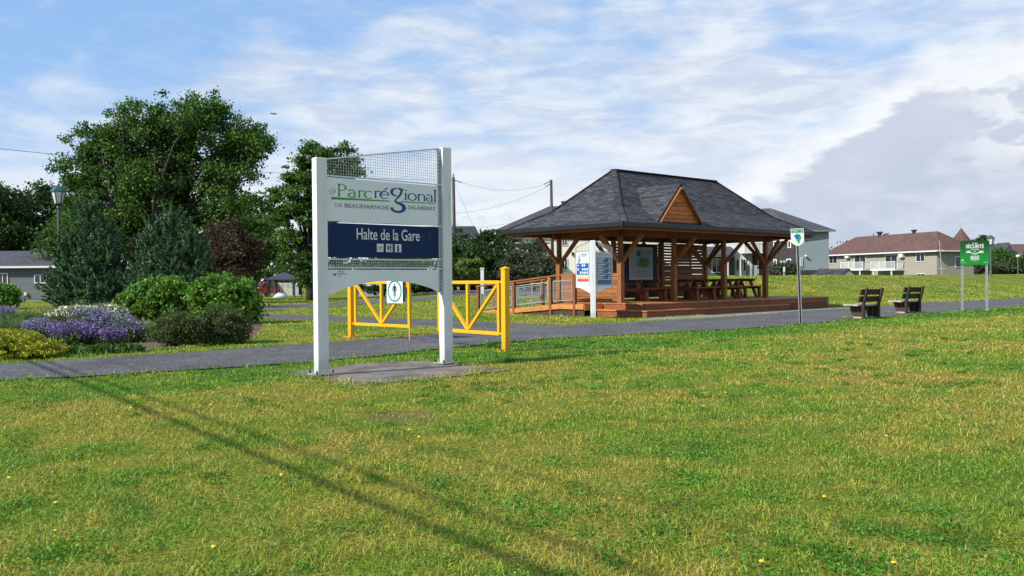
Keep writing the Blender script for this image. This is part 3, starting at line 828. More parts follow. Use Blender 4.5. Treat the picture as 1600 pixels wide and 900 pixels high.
shrub('spirea_shrub', 'fine-twigged dull green bush with brown tips beside the purple flowers', 278, 541, [(278, 514, 34, 24), (262, 518, 20, 18), (300, 520, 22, 20)], lf_spirea, 230, .1, 15000, .036, 203)
shrub('spirea_shrub', 'taller fine-twigged dull green bush at right end of the bed', 345, 537, [(345, 508, 36, 32), (372, 515, 18, 20), (322, 514, 22, 24)], lf_spirea, 250, .1, 17000, .036, 204)
shrub('round_shrub', 'clipped round green bush cut by the left edge', 4, 478, [(0, 458, 22, 17), (10, 462, 13, 12)], lf_hyd, 90, .3, 6000, .13, 205, Y=38)
shrub('golden_juniper', 'low spreading golden yellow juniper by the path', 30, 559, [(30, 545, 62, 14), (-10, 535, 50, 18), (62, 545, 32, 10), (20, 527, 36, 9)], lf_gold, 330, .12, 26000, .05, 206, flat=.28, up=.2, asp=.3, deep=1.1)
def flowering(name, label, px, base_py, spec, leaf, flower, nl, nf, seed, Y=None, fs=.03, spike=True, ls=.045, cl=90):
    o, lobes = shrub(name, label, px, base_py, spec, leaf, cl, .12, nl, ls, seed, Y, flat=.9)
    r = np.random.default_rng(seed + 5); L = np.array(lobes)
    k = r.choice(len(L), nf, p=(L[:, 3] * L[:, 5]) / (L[:, 3] * L[:, 5]).sum())
    d = r.normal(size=(nf, 3)); d[:, 2] = np.abs(d[:, 2]) * 1.1 + .15; d[:, 1] -= .25; d /= np.linalg.norm(d, axis=1)[:, None]
    c = L[k, :3] + d * L[k, 3:6] * (.88 + .22 * r.random((nf, 1)))
    if spike:
        Q = []
        for j in range(7):
            q = c + np.stack([d[:, 0] * .1, d[:, 1] * .1, np.full(nf, .16)], -1) * (j / 7) + r.normal(0, .009, (nf, 3)); Q.append(q)
        c = np.concatenate(Q)
    quads_obj('flowers', leaf_quads(c, np.full(len(c), fs), r, .75, .3), flower, o)
flowering('purple_flower_clump', 'deep purple flower clump in front of the lavender flowers', 118, 548, [(112, 528, 26, 14), (130, 532, 22, 12)], lf_herb, fl_purple, 3200, 480, 301)
flowering('purple_flower_clump', 'small deep purple flower clump nearest the spirea bushes', 178, 548, [(176, 533, 14, 9)], lf_herb, fl_purple, 1200, 240, 302)
flowering('lavender_flower_clump', 'wide pale lavender catmint clump behind the purple flowers', 165, 543, [(165, 518, 40, 24), (200, 526, 24, 16), (140, 510, 26, 20)], lf_herb, fl_lav, 8000, 560, 303, Y=16.6)
flowering('lavender_flower_clump', 'small lavender clump beside the golden juniper', 66, 540, [(64, 521, 22, 13), (90, 526, 18, 10)], lf_herb, fl_lav, 2600, 360, 304, Y=16.8)
flowering('lavender_flower_clump', 'lavender clump cut by the left edge of the photo', 6, 508, [(2, 495, 22, 9)], lf_herb, fl_lav, 2400, 330, 305, Y=23)
flowering('potentilla_shrub', 'low shrub covered with small cream white flowers', 135, 512, [(120, 494, 44, 16), (165, 492, 36, 16), (95, 500, 24, 12)], lf_herb, fl_white, 9000, 900, 306, Y=20.5, fs=.055, spike=False)
def clump(name, label, px, py, n, h, w, spread, mat, seed, Y=None):
    r = np.random.default_rng(seed); g = G(px, py) if Y is None else AT(px, 435, Y); x, y = g[0], g[1]; z = TZ(x, y)
    o = thing(name, label, 'plant', (x, y, z))
    b = np.stack([r.normal(0, spread, n), r.normal(0, spread * .7, n), np.zeros(n)], -1)
    blade_obj('leaves', b, h * (.55 + .6 * r.random(n)), np.full(n, w), .4 + .7 * r.random(n), mat, r, o)
clump('daylily_clump', 'bright green strappy daylily clump between shrubs and spirea', 222, 520, 700, .46, .02, .28, lf_light, 401, Y=18.2)
clump('ornamental_grass', 'tall green grassy clump at left behind the golden juniper', 52, 512, 1500, .62, .02, .5, lf_herb, 402, Y=20.5)
clump('ornamental_grass', 'lower grassy clump at the left edge of the bed', 8, 532, 900, .5, .016, .4, lf_herb, 403, Y=18.3)
clump('hosta_plant', 'small broad-leaved green plant at the front of the bed', 195, 551, 130, .2, .06, .14, lf_mid, 404)
clump('hosta_plant', 'low leafy plant below the deep purple flowers', 128, 552, 160, .18, .05, .2, lf_mid, 405)
clump('hosta_plant', 'tiny leafy plant between purple flowers and lawn edge', 160, 552, 90, .16, .05, .12, lf_mid, 406)
clump('red_flower_plant', 'small plant with reddish shoots at the bed edge', 186, 549, 60, .16, .03, .08, lf_purple, 407)

# ================================================================== PARK SIGN
def arc(cx, cz, rx, rz, a0, a1, n=18):
    return [(cx + rx * math.cos(R_(a0 + (a1 - a0) * i / n)), cz + rz * math.sin(R_(a0 + (a1 - a0) * i / n))) for i in range(n + 1)]
def ribbon(mb, pts, w, y):
    """stroke of varying width in the XZ plane facing -Y"""
    n = len(pts); pts = np.array(pts, float); w = np.interp(np.linspace(0, 1, n), np.linspace(0, 1, len(w)), w)
    d = np.gradient(pts, axis=0); d /= np.linalg.norm(d, axis=1)[:, None] + 1e-9; nr = np.stack([-d[:, 1], d[:, 0]], -1)
    a = pts + nr * w[:, None] / 2; b = pts - nr * w[:, None] / 2
    vs = [(p[0], y, p[1]) for p in a] + [(p[0], y, p[1]) for p in b]
    fs = [(i, i + 1, n + i + 1, n + i) for i in range(n - 1)]
    mb.add(vs, fs)
def lin(p, q, n=4): return [(p[0] + (q[0] - p[0]) * i / n, p[1] + (q[1] - p[1]) * i / n) for i in range(n + 1)]
def glyph(mb, ch, x, z, s, y, sx=1.6):
    k = len(mb.v); glyph_(mb, ch, x, z, s, y)
    mb.v[k:] = [(x + (v[0] - x) * sx, v[1], v[2]) for v in mb.v[k:]]
def glyph_(mb, ch, x, z, s, y):
    """flared humanist letters; s = x-height, x = left edge, z = baseline"""
    w = .17 * s; th = .10 * s
    stem = lambda X, z0, z1: ribbon(mb, lin((x + X * s, z + z0 * s), (x + X * s, z + z1 * s), 8), [w * 1.35, w * .9, w * .85, w * .95, w * 1.5], y)
    A = lambda *a: [(x + p[0] * s, z + p[1] * s) for p in arc(*a)]
    L = lambda p, q: [(x + a * s, z + b * s) for a, b in lin(p, q)]
    if ch == 'P':
        stem(.15, 0, 1.72); ribbon(mb, A(.3, 1.25, .5, .42, 105, -105), [th, w * .6, w * 1.1, w * .6, th], y - .0003); ribbon(mb, L((.0, 1.68), (.3, 1.66)), [th, th], y - .0006)
    elif ch == 'a':
        ribbon(mb, A(.4, .66, .3, .34, 150, 0), [w, th, w * .9], y); stem(.7, 0, .66); ribbon(mb, A(.42, .28, .32, .27, 75, 330), [th, w, th, th], y - .0003); ribbon(mb, L((.68, .06), (.88, .02)), [w * .7, th * .6], y - .0006)
    elif ch == 'r':
        stem(.12, 0, 1.); ribbon(mb, A(.42, .6, .3, .38, 170, 55), [th, th, w * 1.2], y - .0003)
    elif ch == 'c':
        ribbon(mb, A(.5, .5, .44, .5, 48, 312, 24), [w * .9, th, w * 1.1, w * 1.1, th, w * .5], y)
    elif ch == 'e':
        ribbon(mb, A(.5, .5, .44, .5, 2, 318, 24), [w * .9, th, w * 1.1, w * 1.1, th, w * .5], y); ribbon(mb, L((.1, .54), (.92, .54)), [th, th], y - .0003)
        ribbon(mb, L((.42, 1.2), (.78, 1.5)), [th * .8, w], y)
    elif ch == 'i':
        stem(.12, 0, 1.); ribbon(mb, L((.03, 1.36), (.21, 1.36)), [w * .9, w * .9], y)
    elif ch == 'o':
        ribbon(mb, A(.5, .5, .44, .48, 0, 360, 30), [w * 1.1, th, w * 1.1, th, w * 1.1], y)
    elif ch == 'n':
        stem(.12, 0, 1.); ribbon(mb, A(.45, .62, .32, .36, 180, 0), [th, th, w], y - .0003); stem(.77, 0, .64)
    elif ch == 'l': stem(.12, 0, 1.78)
    elif ch == 'g':     # the long swash letter
        ribbon(mb, A(.55, 1.0, .44, .48, 40, 330, 26), [th, th * 1.2, w * 1.5, w * 1.3, th, th], y)
        ribbon(mb, A(.62, 1.05, .5, .5, 20, 75, 8), [w * .3, w * 1.1], y - .0004)
        ribbon(mb, [(x + a * s, z + b * s) for a, b in [(1.12, 1.42), (.98, 1.3), (.92, .95), (.82, .6), (.62, .28), (.44, .02), (.42, -.18), (.6, -.3), (.85, -.42), (1.1, -.62), (1.2, -.95), (1.08, -1.28), (.8, -1.46), (.45, -1.44), (.15, -1.25), (.02, -.98)]],
               [w * .8, w * 1.2, w * 1.1, w * .8, w * .8, w * 1.2, w * 1.8, w * 2., w * 2., w * 1.8, w * 1.5, w * 1.7, w * .5], y - .0008)
        ribbon(mb, [(x + a * s, z + b * s) for a, b in [(.02, -.96), (.2, -1.04), (.3, -.96)]], [w * .9, w * .7, w * .3], y - .0012)

SG0, SG1 = np.array([-2.34, 10.57]), np.array([-.91, 11.86])
SW = float(np.linalg.norm(SG1 - SG0)); SA = math.atan2(*(SG1 - SG0)[::-1])
sign = thing('park_sign', 'large white two-post park sign with navy name panel and mesh top', 'sign', (*SG0, .03), SA)
for xx, hh in ((0, 2.64), (SW, 2.945)):
    p = MB().box(xx - .075, xx + .075, -.055, .055, 0, hh).build('post', m_white, sign, bevel=.006)
    mb = MB().box(xx - .14, xx + .14, -.11, .11, -.006, .012)
    mb.build('base_plate', m_galv, p)
    for a in (-.11, .11):
        for b in (-.085, .085): MB().tube([(xx + a, b, .012), (xx + a, b, .045)], .012, 6).build('anchor_bolt', m_black, p)
PX0, PX1 = .085, SW - .125
pf = -.012          # panel front
mb = MB().box(PX0, PX1, pf, .012, 1.875, 2.415); npan = mb.build('name_panel', m_panel, sign, bevel=.003)
mb = MB().box(PX0 + .01, PX1, pf, .012, 1.43, 1.855); lpan = mb.build('navy_panel', m_navy, sign, bevel=.003)
n = 28; pts = [(PX0, pf, 1.275), (PX0, pf, .965)]
for i in range(n + 1):
    t_ = i / n; pts.append((PX0 + .1 + (PX1 - PX0 - .14) * t_, pf, .985 + .145 * math.sin(math.pi * t_) ** .75))
pts += [(PX1, pf, .975), (PX1, pf, 1.275)]
mb = MB(); mb.prism(pts[::-1], (0, .024, 0)); bpan = mb.build('arched_panel', m_panel, sign)
# welded mesh on top, rising to the right, and the narrow strip below
def meshpanel(name, z0l, z1l, z0r, z1r, x0, x1, step, r_w, fr, parent):
    mb = MB(); fm = MB()
    f0 = lambda x: z0l + (z0r - z0l) * (x - x0) / (x1 - x0); f1 = lambda x: z1l + (z1r - z1l) * (x - x0) / (x1 - x0)
    x = x0
    while x <= x1: mb.bar((x, 0, f0(x)), (x, 0, f1(x)), r_w, r_w); x += step
    z = min(z0l, z0r)
    while z < max(z1l, z1r):
        a = x0 if z < z1l else x0 + (x1 - x0) * (z - z1l) / (z1r - z1l)
        if z > max(z0l, z0r) and a < x1: mb.bar((a, .003, z), (x1, .003, z), r_w, r_w)
        z += step
    o = mb.build(name, m_galv, parent)
    for p, q in (((x0, f0(x0)), (x1, f0(x1))), ((x0, f1(x0)), (x1, f1(x1))), ((x0, f0(x0)), (x0, f1(x0))), ((x1, f0(x1)), (x1, f1(x1)))):
        fm.bar((p[0], 0, p[1]), (q[0], 0, q[1]), fr, fr)
    fm.build('mesh_frame', m_white, o)
meshpanel('wire_mesh', 2.435, 2.635, 2.435, 2.92, PX0, PX1, .036, .0034, .018, sign)
meshpanel('wire_mesh', 1.30, 1.405, 1.30, 1.405, PX0, PX1, .034, .006, .018, sign)
mb = MB().box(PX1 + .002, PX1 + .045, -.016, .03, .965, 2.93)
ch = mb.build('side_channel', m_galv, sign)
mb = MB()
for z in np.arange(1.0, 2.9, .05): mb.box(PX1 + .016, PX1 + .03, -.018, -.0165, z, z + .016)
mb.build('slots', m_black, ch)
for z in (2.43, 1.865, 1.415, 1.285): MB().box(PX1 - .01, PX1 + .05, -.024, -.0175, z - .008, z + .012).build('clip', m_whiteprint, ch)
mb = MB().box(.076, PX0 - .001, -.016, .02, .965, 2.62).build('edge_strip', m_white, sign)
# lettering of the name panel
lx = lambda cx: PX0 + (cx - 50) / 995 * (PX1 - PX0)
yy = pf - .002; XH = .092
mb = MB()
for c_, cx in (('P', 140), ('a', 222), ('r', 312), ('c', 362)): glyph(mb, c_, lx(cx), 2.185, XH, yy)
ribbon(mb, [(lx(90), 2.158), (lx(330), 2.162), (lx(585), 2.166)], [.03, .02, .013], yy)
ribbon(mb, [(lx(688), 2.17), (lx(1022), 2.174)], [.013, .011], yy)
mb.build('lettering', m_green, npan, 'green lettering reading Parc with a green underline')
mb = MB()
for c_, cx in (('r', 452), ('e', 500), ('i', 724), ('o', 752), ('n', 846), ('a', 922), ('l', 1003)): glyph(mb, c_, lx(cx), 2.195, XH, yy)
glyph(mb, 'g', lx(594), 2.185, XH * 1.13, yy, 1.75)
mb.build('lettering', m_blue, npan, 'blue lettering reading regional with a long swash g')
mb = MB()
for dx, dz, k in ((0, 0, 1), (14, .02, .9), (28, .04, .8)):
    ribbon(mb, [(lx(78 + dx), 2.19 + dz), (lx(86 + dx), 2.215 + dz), (lx(74 + dx), 2.24 + dz), (lx(68 + dx), 2.262 + dz)], [.002, .008 * k, .003], yy)
    ribbon(mb, [(lx(100 + dx * .6), 2.19 + dz), (lx(112 + dx * .4), 2.22 + dz), (lx(106 + dx * .4), 2.25 + dz)], [.002, .007 * k, .002], yy)
mb.build('leaf_emblem', m_greyprint, npan)
text('DE', .062, m_greyprint, npan, lx(118), 2.055, yy, fit=lx(174) - lx(118))
text('BEAUHARNOIS', .074, m_greyprint, npan, lx(194), 2.053, yy, fit=lx(575) - lx(194), bold=.0008)
text('SALABERRY', .068, m_greyprint, npan, lx(754), 2.08, yy, fit=lx(1020) - lx(754), bold=.0008)
text('Halte de la Gare', .205, m_whiteprint, lpan, lx(290), 1.66, yy, bold=.0012, fit=lx(855) - lx(290))
def picto(cx):
    mb = MB().box(lx(cx), lx(cx + 59), yy - .0005, yy + .0015, 1.505, 1.61); return mb.build('pictogram', m_whiteprint, lpan)
a = picto(469); mb = MB()
for k in (.28, .72):
    ribbon(mb, arc(lx(469) + k * .104, 1.545, .021, .021, 0, 360, 20), [.005, .005], yy - .0015)
for p, q in (((.28, 1.545), (.42, 1.575)), ((.42, 1.575), (.64, 1.575)), ((.64, 1.575), (.5, 1.545)), ((.5, 1.545), (.42, 1.575)), ((.72, 1.545), (.62, 1.588)), ((.28, 1.545), (.5, 1.545))):
    ribbon(mb, lin((lx(469) + p[0] * .104, p[1]), (lx(469) + q[0] * .104, q[1])), [.005, .005], yy - .0022)
mb.build('bicycle_symbol', m_greyprint, a)
a = picto(550); mb = MB(); x0 = lx(550)
ribbon(mb, lin((x0 + .032, 1.595), (x0 + .032, 1.54), 6), [.004, .03, .018, .036], yy - .0015); ribbon(mb, lin((x0 + .032, 1.54), (x0 + .032, 1.515)), [.008, .008], yy - .0015)
mb.prism([(x, yy - .0015, z) for x, z in arc(x0 + .072, 1.597, .009, .009, 0, 330, 11)], (0, .0008, 0))
for p, q, w_ in (((.07, 1.585), (.068, 1.55), .017), ((.068, 1.55), (.084, 1.515), .009), ((.068, 1.55), (.054, 1.515), .009), ((.07, 1.58), (.09, 1.56), .006), ((.07, 1.58), (.052, 1.562), .006)):
    ribbon(mb, lin((x0 + p[0], p[1]), (x0 + q[0], q[1])), [w_, w_], yy - .0018)
mb.build('tree_and_walker_symbol', m_navy, a)
a = picto(630); text('i', .115, m_navy, a, lx(650), 1.518, yy - .0025, 1.15, bold=.006, name='information_symbol')
for q_ in ([(lx(955), 1.79), (lx(957), 1.70)], [(lx(905), 1.745), (lx(870), 1.70)]):
    mb = MB(); ribbon(mb, q_, [.004, .003], yy); mb.build('scratch', m_greyprint, lpan)
mb = MB(); ribbon(mb, [(lx(95), 1.235), (lx(110), 1.205), (lx(128), 1.24)], [.004, .026, .004], yy); ribbon(mb, [(lx(92), 1.195), (lx(97), 1.19)], [.004, .004], yy); mb.build('small_emblem', m_navy, bpan)
for k, s_ in enumerate(('Ville de', 'Beauharnois', 'parc')): text(s_, .024, m_greyprint, bpan, lx(140), 1.245 - k * .026, yy)

# ================================================================== YELLOW GATES
ga = math.atan2(*(gL - gR)[::-1])
def gate(label, loc, rz, flip, with_sign):
    """post at the origin, leaf along local +X"""
    o = thing('barrier_gate', label, 'gate', (*loc, TZ(*loc)), rz)
    p = MB().box(-.05, .05, -.05, .05, 0, 1.33).build('post', m_yellow, o, bevel=.006)
    MB().add([(-.058, -.058, 1.33), (.058, -.058, 1.33), (.058, .058, 1.33), (-.058, .058, 1.33), (-.058, -.058, 1.345), (.058, -.058, 1.345), (.058, .058, 1.345), (-.058, .058, 1.345), (0, 0, 1.375)],
             [(0, 3, 2, 1), (0, 1, 5, 4), (1, 2, 6, 5), (2, 3, 7, 6), (3, 0, 4, 7), (4, 5, 8), (5, 6, 8), (6, 7, 8), (7, 4, 8)]).build('cap', m_yellow, p)
    mb = MB().box(-.12, .12, -.12, .12, -.01, .02)
    for a in (-.09, .09):
        for b in (-.09, .09): mb.tube([(a, b, .02), (a, b, .05)], .012, 6)
    mb.build('base_plate', m_yellow, p)
    x0, x1, z0, z1, r = .13, 1.84, .28, 1.12, .055
    mb = MB()
    mb.bar((x0, 0, z0), (x1, 0, z0), r, r); mb.bar((x0, 0, z1), (x1, 0, z1), r, r)
    mb.bar((x0 + .027, 0, z0 + .028), (x0 + .027, 0, z1 - .028), r - .002, r - .002); mb.bar((x1 - .027, 0, z0 + .028), (x1 - .027, 0, z1 - .028), r - .002, r - .002)
    lf = mb.build('gate_leaf', m_yellow, o, bevel=.003)
    xm = (x0 + x1) / 2
    MB().bar((xm, 0, z0 + .03), (xm, 0, z1 - .028), .052, .052).build('mid_stile', m_yellow, lf)
    for s in (-1, 1): MB().bar((xm + s * .03, -.002 * s, z0 + .05), (xm + s * .79, -.002 * s, z1 - .05), .045, .05, up=(0, 1, 0)).build('brace', m_yellow, lf)
    for zh in (z0, z1): MB().tube([(.04, 0, zh), (x0, 0, zh)], .02, 8).build('hinge', m_yellow, lf)
    MB().bar((x1 + .01, -.03, .02), (x1 + .01, -.03, z0 + .2), .022, .022).build('drop_bolt', m_yellow, lf)
    if with_sign:
        f = -1 if not flip else 1
        sp = MB().box(1.22, 1.69, f * .06, f * .056, .72, 1.19).build('bicycle_sign_panel', m_whiteprint, lf, 'white rectangular sign with teal ring around a cyclist')
        MB().box(1.24, 1.745, f * .046, f * .043, .75, 1.14).build('sign_backing', m_black, lf)
        mb = MB(); cx, cz, y = 1.455, .955, f * .063
        ring = arc(cx, cz, .19, .195, 0, 360, 40); ribbon(mb, ring, [.04, .034], y); mb.build('ring_symbol', M('teal_print', (.01, .22, .17), .5), sp)
        mb = MB(); ribbon(mb, arc(cx, cz + .125, .008, .01, 0, 360, 12), [.022, .022], y)
        for a, b, w in (((0, .1), (0, -.02), .06), ((-.045, .09), (-.06, .0), .02), ((.045, .09), (.06, .0), .02), ((-.018, -.02), (-.02, -.1), .026), ((.018, -.02), (.022, -.1), .026)):
            ribbon(mb, lin((cx + a[0], cz + a[1]), (cx + b[0], cz + b[1])), [w, w], y - f * -.0004)
        mb.build('cyclist_symbol', m_black, sp)
        mb = MB(); ribbon(mb, lin((cx, cz - .03), (cx, cz - .16)), [.035, .03], y + f * .0008); ribbon(mb, lin((cx - .04, cz - .03), (cx + .04, cz - .03)), [.014, .014], y + f * .0012); mb.build('wheel_symbol', m_greyprint, sp)
    return o
gate('yellow barrier gate with a bicycle sign, left of the bike path', gL, R_(-42.3), False, True)
g2 = gate('yellow barrier gate without a sign, right of the large park sign', gR, ga, True, False)

# ================================================================== SHELTER
PZ = -.08
SH = thing('picnic_shelter', 'open timber shelter with dark shingled hip roof and small gable', 'shelter', (*P0, PZ), PA)
LA, DP, OV = 8.48, 2.86, 1.364
DZ = .43; ZE = 2.88 - PZ; ZR = 4.955 - PZ          # heights above the shelter's base
# deck and step
def planks(mb, x0, x1, y0, y1, z0, z1, w=.14, gap=.006, along='x'):
    if along == 'x':
        y = y0
        while y < y1 - .01: mb.box(x0, x1, y, min(y + w - gap, y1), z0, z1); y += w
    else:
        x = x0
        while x < x1 - .01: mb.box(x, min(x + w - gap, x1), y0, y1, z0, z1); x += w
mb = WB(); planks(mb, -.25, 11.08, -1.27, 3.2, DZ - .035, DZ); dk = mb.build('deck', m_deck, SH)
mb = WB()
for za, zb in ((.215, .39), (.02, .205)):
    for a, b in ((-.22, 3.6), (3.605, 7.3), (7.305, 11.05)): mb.box(a, b, -1.245, -1.2, za, zb)
    mb.box(-.225, -.18, -1.199, 3.15, za, zb); mb.box(11.01, 11.055, -1.199, 3.15, za, zb); mb.box(-.179, 11.009, 3.11, 3.15, za, zb)
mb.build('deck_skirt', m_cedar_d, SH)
mb = WB(); mb.box(-.62, 7.6, -1.62, -1.43, .19, .225); mb.box(-.62, 7.6, -1.425, -1.25, .19, .225); mb.box(-.62, -.44, -1.245, .55, .19, .225); mb.box(-.435, -.255, -1.245, .55, .19, .225)
st = mb.build('step', m_deck, SH)
mb = WB(); mb.box(-.59, 3.7, -1.59, -1.55, 0, .188); mb.box(3.705, 7.56, -1.59, -1.55, 0, .188); mb.box(-.59, -.55, -1.549, .52, 0, .188); mb.box(7.52, 7.56, -1.549, -1.25, 0, .188); mb.box(-.549, -.25, .48, .52, 0, .188)
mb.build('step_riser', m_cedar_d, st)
# posts
PT = 2.62
front = [0, LA / 3 - .05, LA * 2 / 3 + .07, LA]; back = [0, LA / 3, LA * 2 / 3, LA]
allposts = [(x, 0) for x in front] + [(x, DP) for x in back]
for (x, y) in allposts:
    p = WB().box(x - .065, x + .065, y - .065, y + .065, DZ, PT).build('post', m_cedar, SH)
    WB().box(x - .085, x + .085, y - .085, y + .085, DZ + .002, DZ + 1.42).build('post_cladding', m_cedar, p)
# beams and braces
for nm, a, b in (('beam', (-.28, 0), (LA + .28, 0)), ('beam', (-.28, DP), (LA + .28, DP))):
    WB().bar((a[0], a[1], PT + .13), (b[0], b[1], PT + .13), .12, .26).build(nm, m_cedar_d, SH)
for x in (0, LA): WB().bar((x, -.28, PT + .128), (x, DP + .28, PT + .128), .115, .255).build('beam', m_cedar_d, SH)
for x in back[1:3]: WB().bar((x, .07, PT + .12), (x, DP - .07, PT + .12), .1, .22).build('beam', m_cedar_d, SH)
B = .95
def brace(x, y, dx, dy): WB().bar((x + dx * .06, y + dy * .06, PT - .85), (x + dx * B, y + dy * B, PT + .04), .09, .11).build('brace', m_cedar, SH)
for x, y in allposts:
    sy = -1 if y == 0 else 1
    brace(x, y, 0, sy)
    if x == 0 or x == LA:
        sx = -1 if x == 0 else 1
        brace(x, y, sx, 0); brace(x, y, -sx, 0); brace(x, y, 0, -sy)
# ceiling soffit
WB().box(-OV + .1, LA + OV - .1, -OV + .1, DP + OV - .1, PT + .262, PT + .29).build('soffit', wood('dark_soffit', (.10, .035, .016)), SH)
# flared hip roof
def hip_roof():
    E = [(-OV, -OV), (LA + OV, -OV), (LA + OV, DP + OV), (-OV, DP + OV)]
    ri = 1.267; Rg = [(ri, DP / 2), (LA - ri, DP / 2)]
    tgt = [0, 1, 1, 0]; fr = .42
    e = [(x, y, ZE) for x, y in E]
    k = [(E[i][0] + (Rg[tgt[i]][0] - E[i][0]) * fr, E[i][1] + (Rg[tgt[i]][1] - E[i][1]) * fr, ZE + (ZR - ZE) * fr - .27) for i in range(4)]
    q = [(x, y, ZR) for x, y in Rg]
    mb = MB(); V = e + k + q
    F = [(0, 1, 5, 4), (1, 2, 6, 5), (2, 3, 7, 6), (3, 0, 4, 7), (4, 5, 9, 8), (5, 6, 9), (6, 7, 8, 9), (7, 4, 8)]
    mb.add(V, F); mb.add([(x, y, z - .03) for x, y, z in e], [(3, 2, 1, 0)])
    o = mb.build('roof', m_shingle, SH)
    # ridge and hip caps
    mb = MB()
    for a, b in ((q[0], q[1]), (k[0], q[0]), (k[1], q[1]), (k[2], q[1]), (k[3], q[0]), (e[0], k[0]), (e[1], k[1]), (e[2], k[2]), (e[3], k[3])): mb.bar(a, b, .2, .03)
    mb.build('ridge_cap', m_shingle, o)
    # gutter all round
    mb = MB()
    for i in range(4):
        a, b = e[i], e[(i + 1) % 4]; mb.bar((a[0], a[1], ZE - .06), (b[0], b[1], ZE - .06), .12, .135)
    mb.build('gutter', m_fascia, o)
    mb = WB()
    c = .09
    I = [(-OV + c, -OV + c), (LA + OV - c, -OV + c), (LA + OV - c, DP + OV - c), (-OV + c, DP + OV - c)]
    for i in range(4):
        a, b = I[i], I[(i + 1) % 4]; mb.bar((*a, ZE - .17), (*b, ZE - .17), .035, .1)
    mb.build('fascia_board', m_cedar_d, o)
    return o
roof = hip_roof()
# small gable on the front slope
gx, gw, gy = 1.62, 1.13, -1.17; gz0, gz1 = 2.955 - PZ, 4.2 - PZ
mb = MB(); yb = 1.6
ovh = .05
for s in (-1, 1):
    a = (gx + s * (gw + .12), gy - ovh, gz0 - .03); b = (gx, gy - ovh, gz1 + .06); c = (gx, yb, gz1 + .06); d = (gx + s * (gw + .12), yb, gz0 - .03)
    q = [a, b, c, d] if s > 0 else [d, c, b, a]
    nrm = Vector((s * (gz1 - gz0), 0, gw)).normalized() * -.05
    mb.prism(q, nrm)
dorm = mb.build('gable_roof', m_shingle, roof)
mb = WB(); nb = 9
for i in range(nb):
    za = gz0 + (gz1 - gz0) * i / nb; zb = gz0 + (gz1 - gz0) * (i + 1) / nb - .004
    wa = gw * (1 - i / nb) - .04; wb = max(.01, gw * (1 - (i + 1) / nb) - .04)
    mb.prism([(gx - wa, gy, za), (gx + wa, gy, za), (gx + wb, gy + .02, zb), (gx - wb, gy + .02, zb)], (0, .03, 0))
mb.build('gable_cladding', wood('orange_cedar', (.42, .13, .03)), SH)
mb = WB()
for s in (-1, 1): mb.bar((gx + s * gw * .97, gy - .035, gz0 - .02), (gx + s * .03, gy - .04, gz1 - .09), .05, .17, up=(0, 1, 0))
mb.build('gable_trim', m_cedar, SH)
# slatted walls
def slats(x0, x1, y, z0, z1, w, gap, seed, along='x', closed=0.):
    r = np.random.default_rng(seed); mb = WB(); z = z0
    while z < z1:
        h = w if r.random() > closed else w + gap * .96
        if along == 'x': mb.box(x0, x1, y - .012, y + .012, z, min(z + h, z1))
        else: mb.box(y - .012, y + .012, x0, x1, z, min(z + h, z1))
        z += w + gap
    for a in ((x0 + .04, x1 - .04, (x0 + x1) / 2)):
        if along == 'x': mb.box(a - .03, a + .03, y + .013, y + .05, z0, z1)
        else: mb.box(y + .013, y + .05, a - .03, a + .03, z0, z1)
    return mb.build('slatted_wall', m_cedar, SH)
slats(.1, DP - .1, -.005, DZ + .05, DZ + .98, .125, .012, 1, 'y')
slats(LA / 3 + .1, LA * 2 / 3 - .1, DP, DZ + .05, PT - .02, .085, .032, 2)
slats(LA * 2 / 3 + .1, LA - .9, DP, DZ + .05, PT - .02, .085, .03, 3, closed=.25)
slats(LA - 1.9, LA - .1, DP - .045, DZ + .1, PT - .05, .1, .022, 4, closed=.4)
slats(.1, LA / 3 - .1, DP, DZ + .05, DZ + .5, .125, .012, 5)

def W(tx, sy, z=0.):      # shelter coordinates to world
    return np.array([P0[0] + tx * pu[0] + sy * pv[0], P0[1] + tx * pu[1] + sy * pv[1], PZ + z])
# mural board and map board on the back wall
MU = thing('mural_board', 'dark navy mural panel with pale swirls inside the shelter', 'mural', W(3.1, DP - .1, DZ), PA)
mp_ = MB().box(0, 2.15, -.02, .01, .12, 2.1).build('panel', M('dark_mural', (.012, .016, .035), .6, .5, 1.5), MU)
mb = MB(); r5 = np.random.default_rng(5)
for i in range(16):
    cx, cz, ra = .12 + r5.random() * .35 + (1.55 if i > 11 else 0), .35 + r5.random() * 1.3, .1 + .14 * r5.random()
    ribbon(mb, arc(cx, cz, ra * .6, ra, r5.random() * 360, r5.random() * 360 + 200, 14), [.004, .03, .006], -.023)
mb.build('swirls', M('mural_pale', (.09, .1, .16), .6, .4), mp_)
mb = MB(); ribbon(mb, [(.1, .5), (.4, .62), (.7, .58), (1., .5)], [.02, .14, .08, .02], -.024); mb.build('painted_shape', M('mural_blue', (.05, .08, .16), .6, .3), mp_)
mb = MB(); ribbon(mb, [(1.6, .55), (1.75, .7), (1.9, .6)], [.05, .3, .05], -.024); mb.build('painted_shape', M('mural_green', (.06, .1, .03), .6, .3), mp_)
MP = thing('map_board', 'framed regional map with green island hanging in the shelter', 'map', W(3.55, DP - .16, DZ + .78), PA)
b_ = MB().box(0, 1.28, -.02, .0, 0, 1.16).build('map_sheet', M('map_paper', (.42, .46, .47), .5, .08), MP)
mb = MB()
for a in ((0, 1.28, -.03, -.001, 1.161, 1.2), (0, 1.28, -.03, -.001, -.04, -.001)): mb.box(*a)
mb.box(-.04, -.001, -.03, -.001, -.04, 1.2); mb.box(1.281, 1.32, -.03, -.001, -.04, 1.2); mb.build('frame', m_trim, MP)
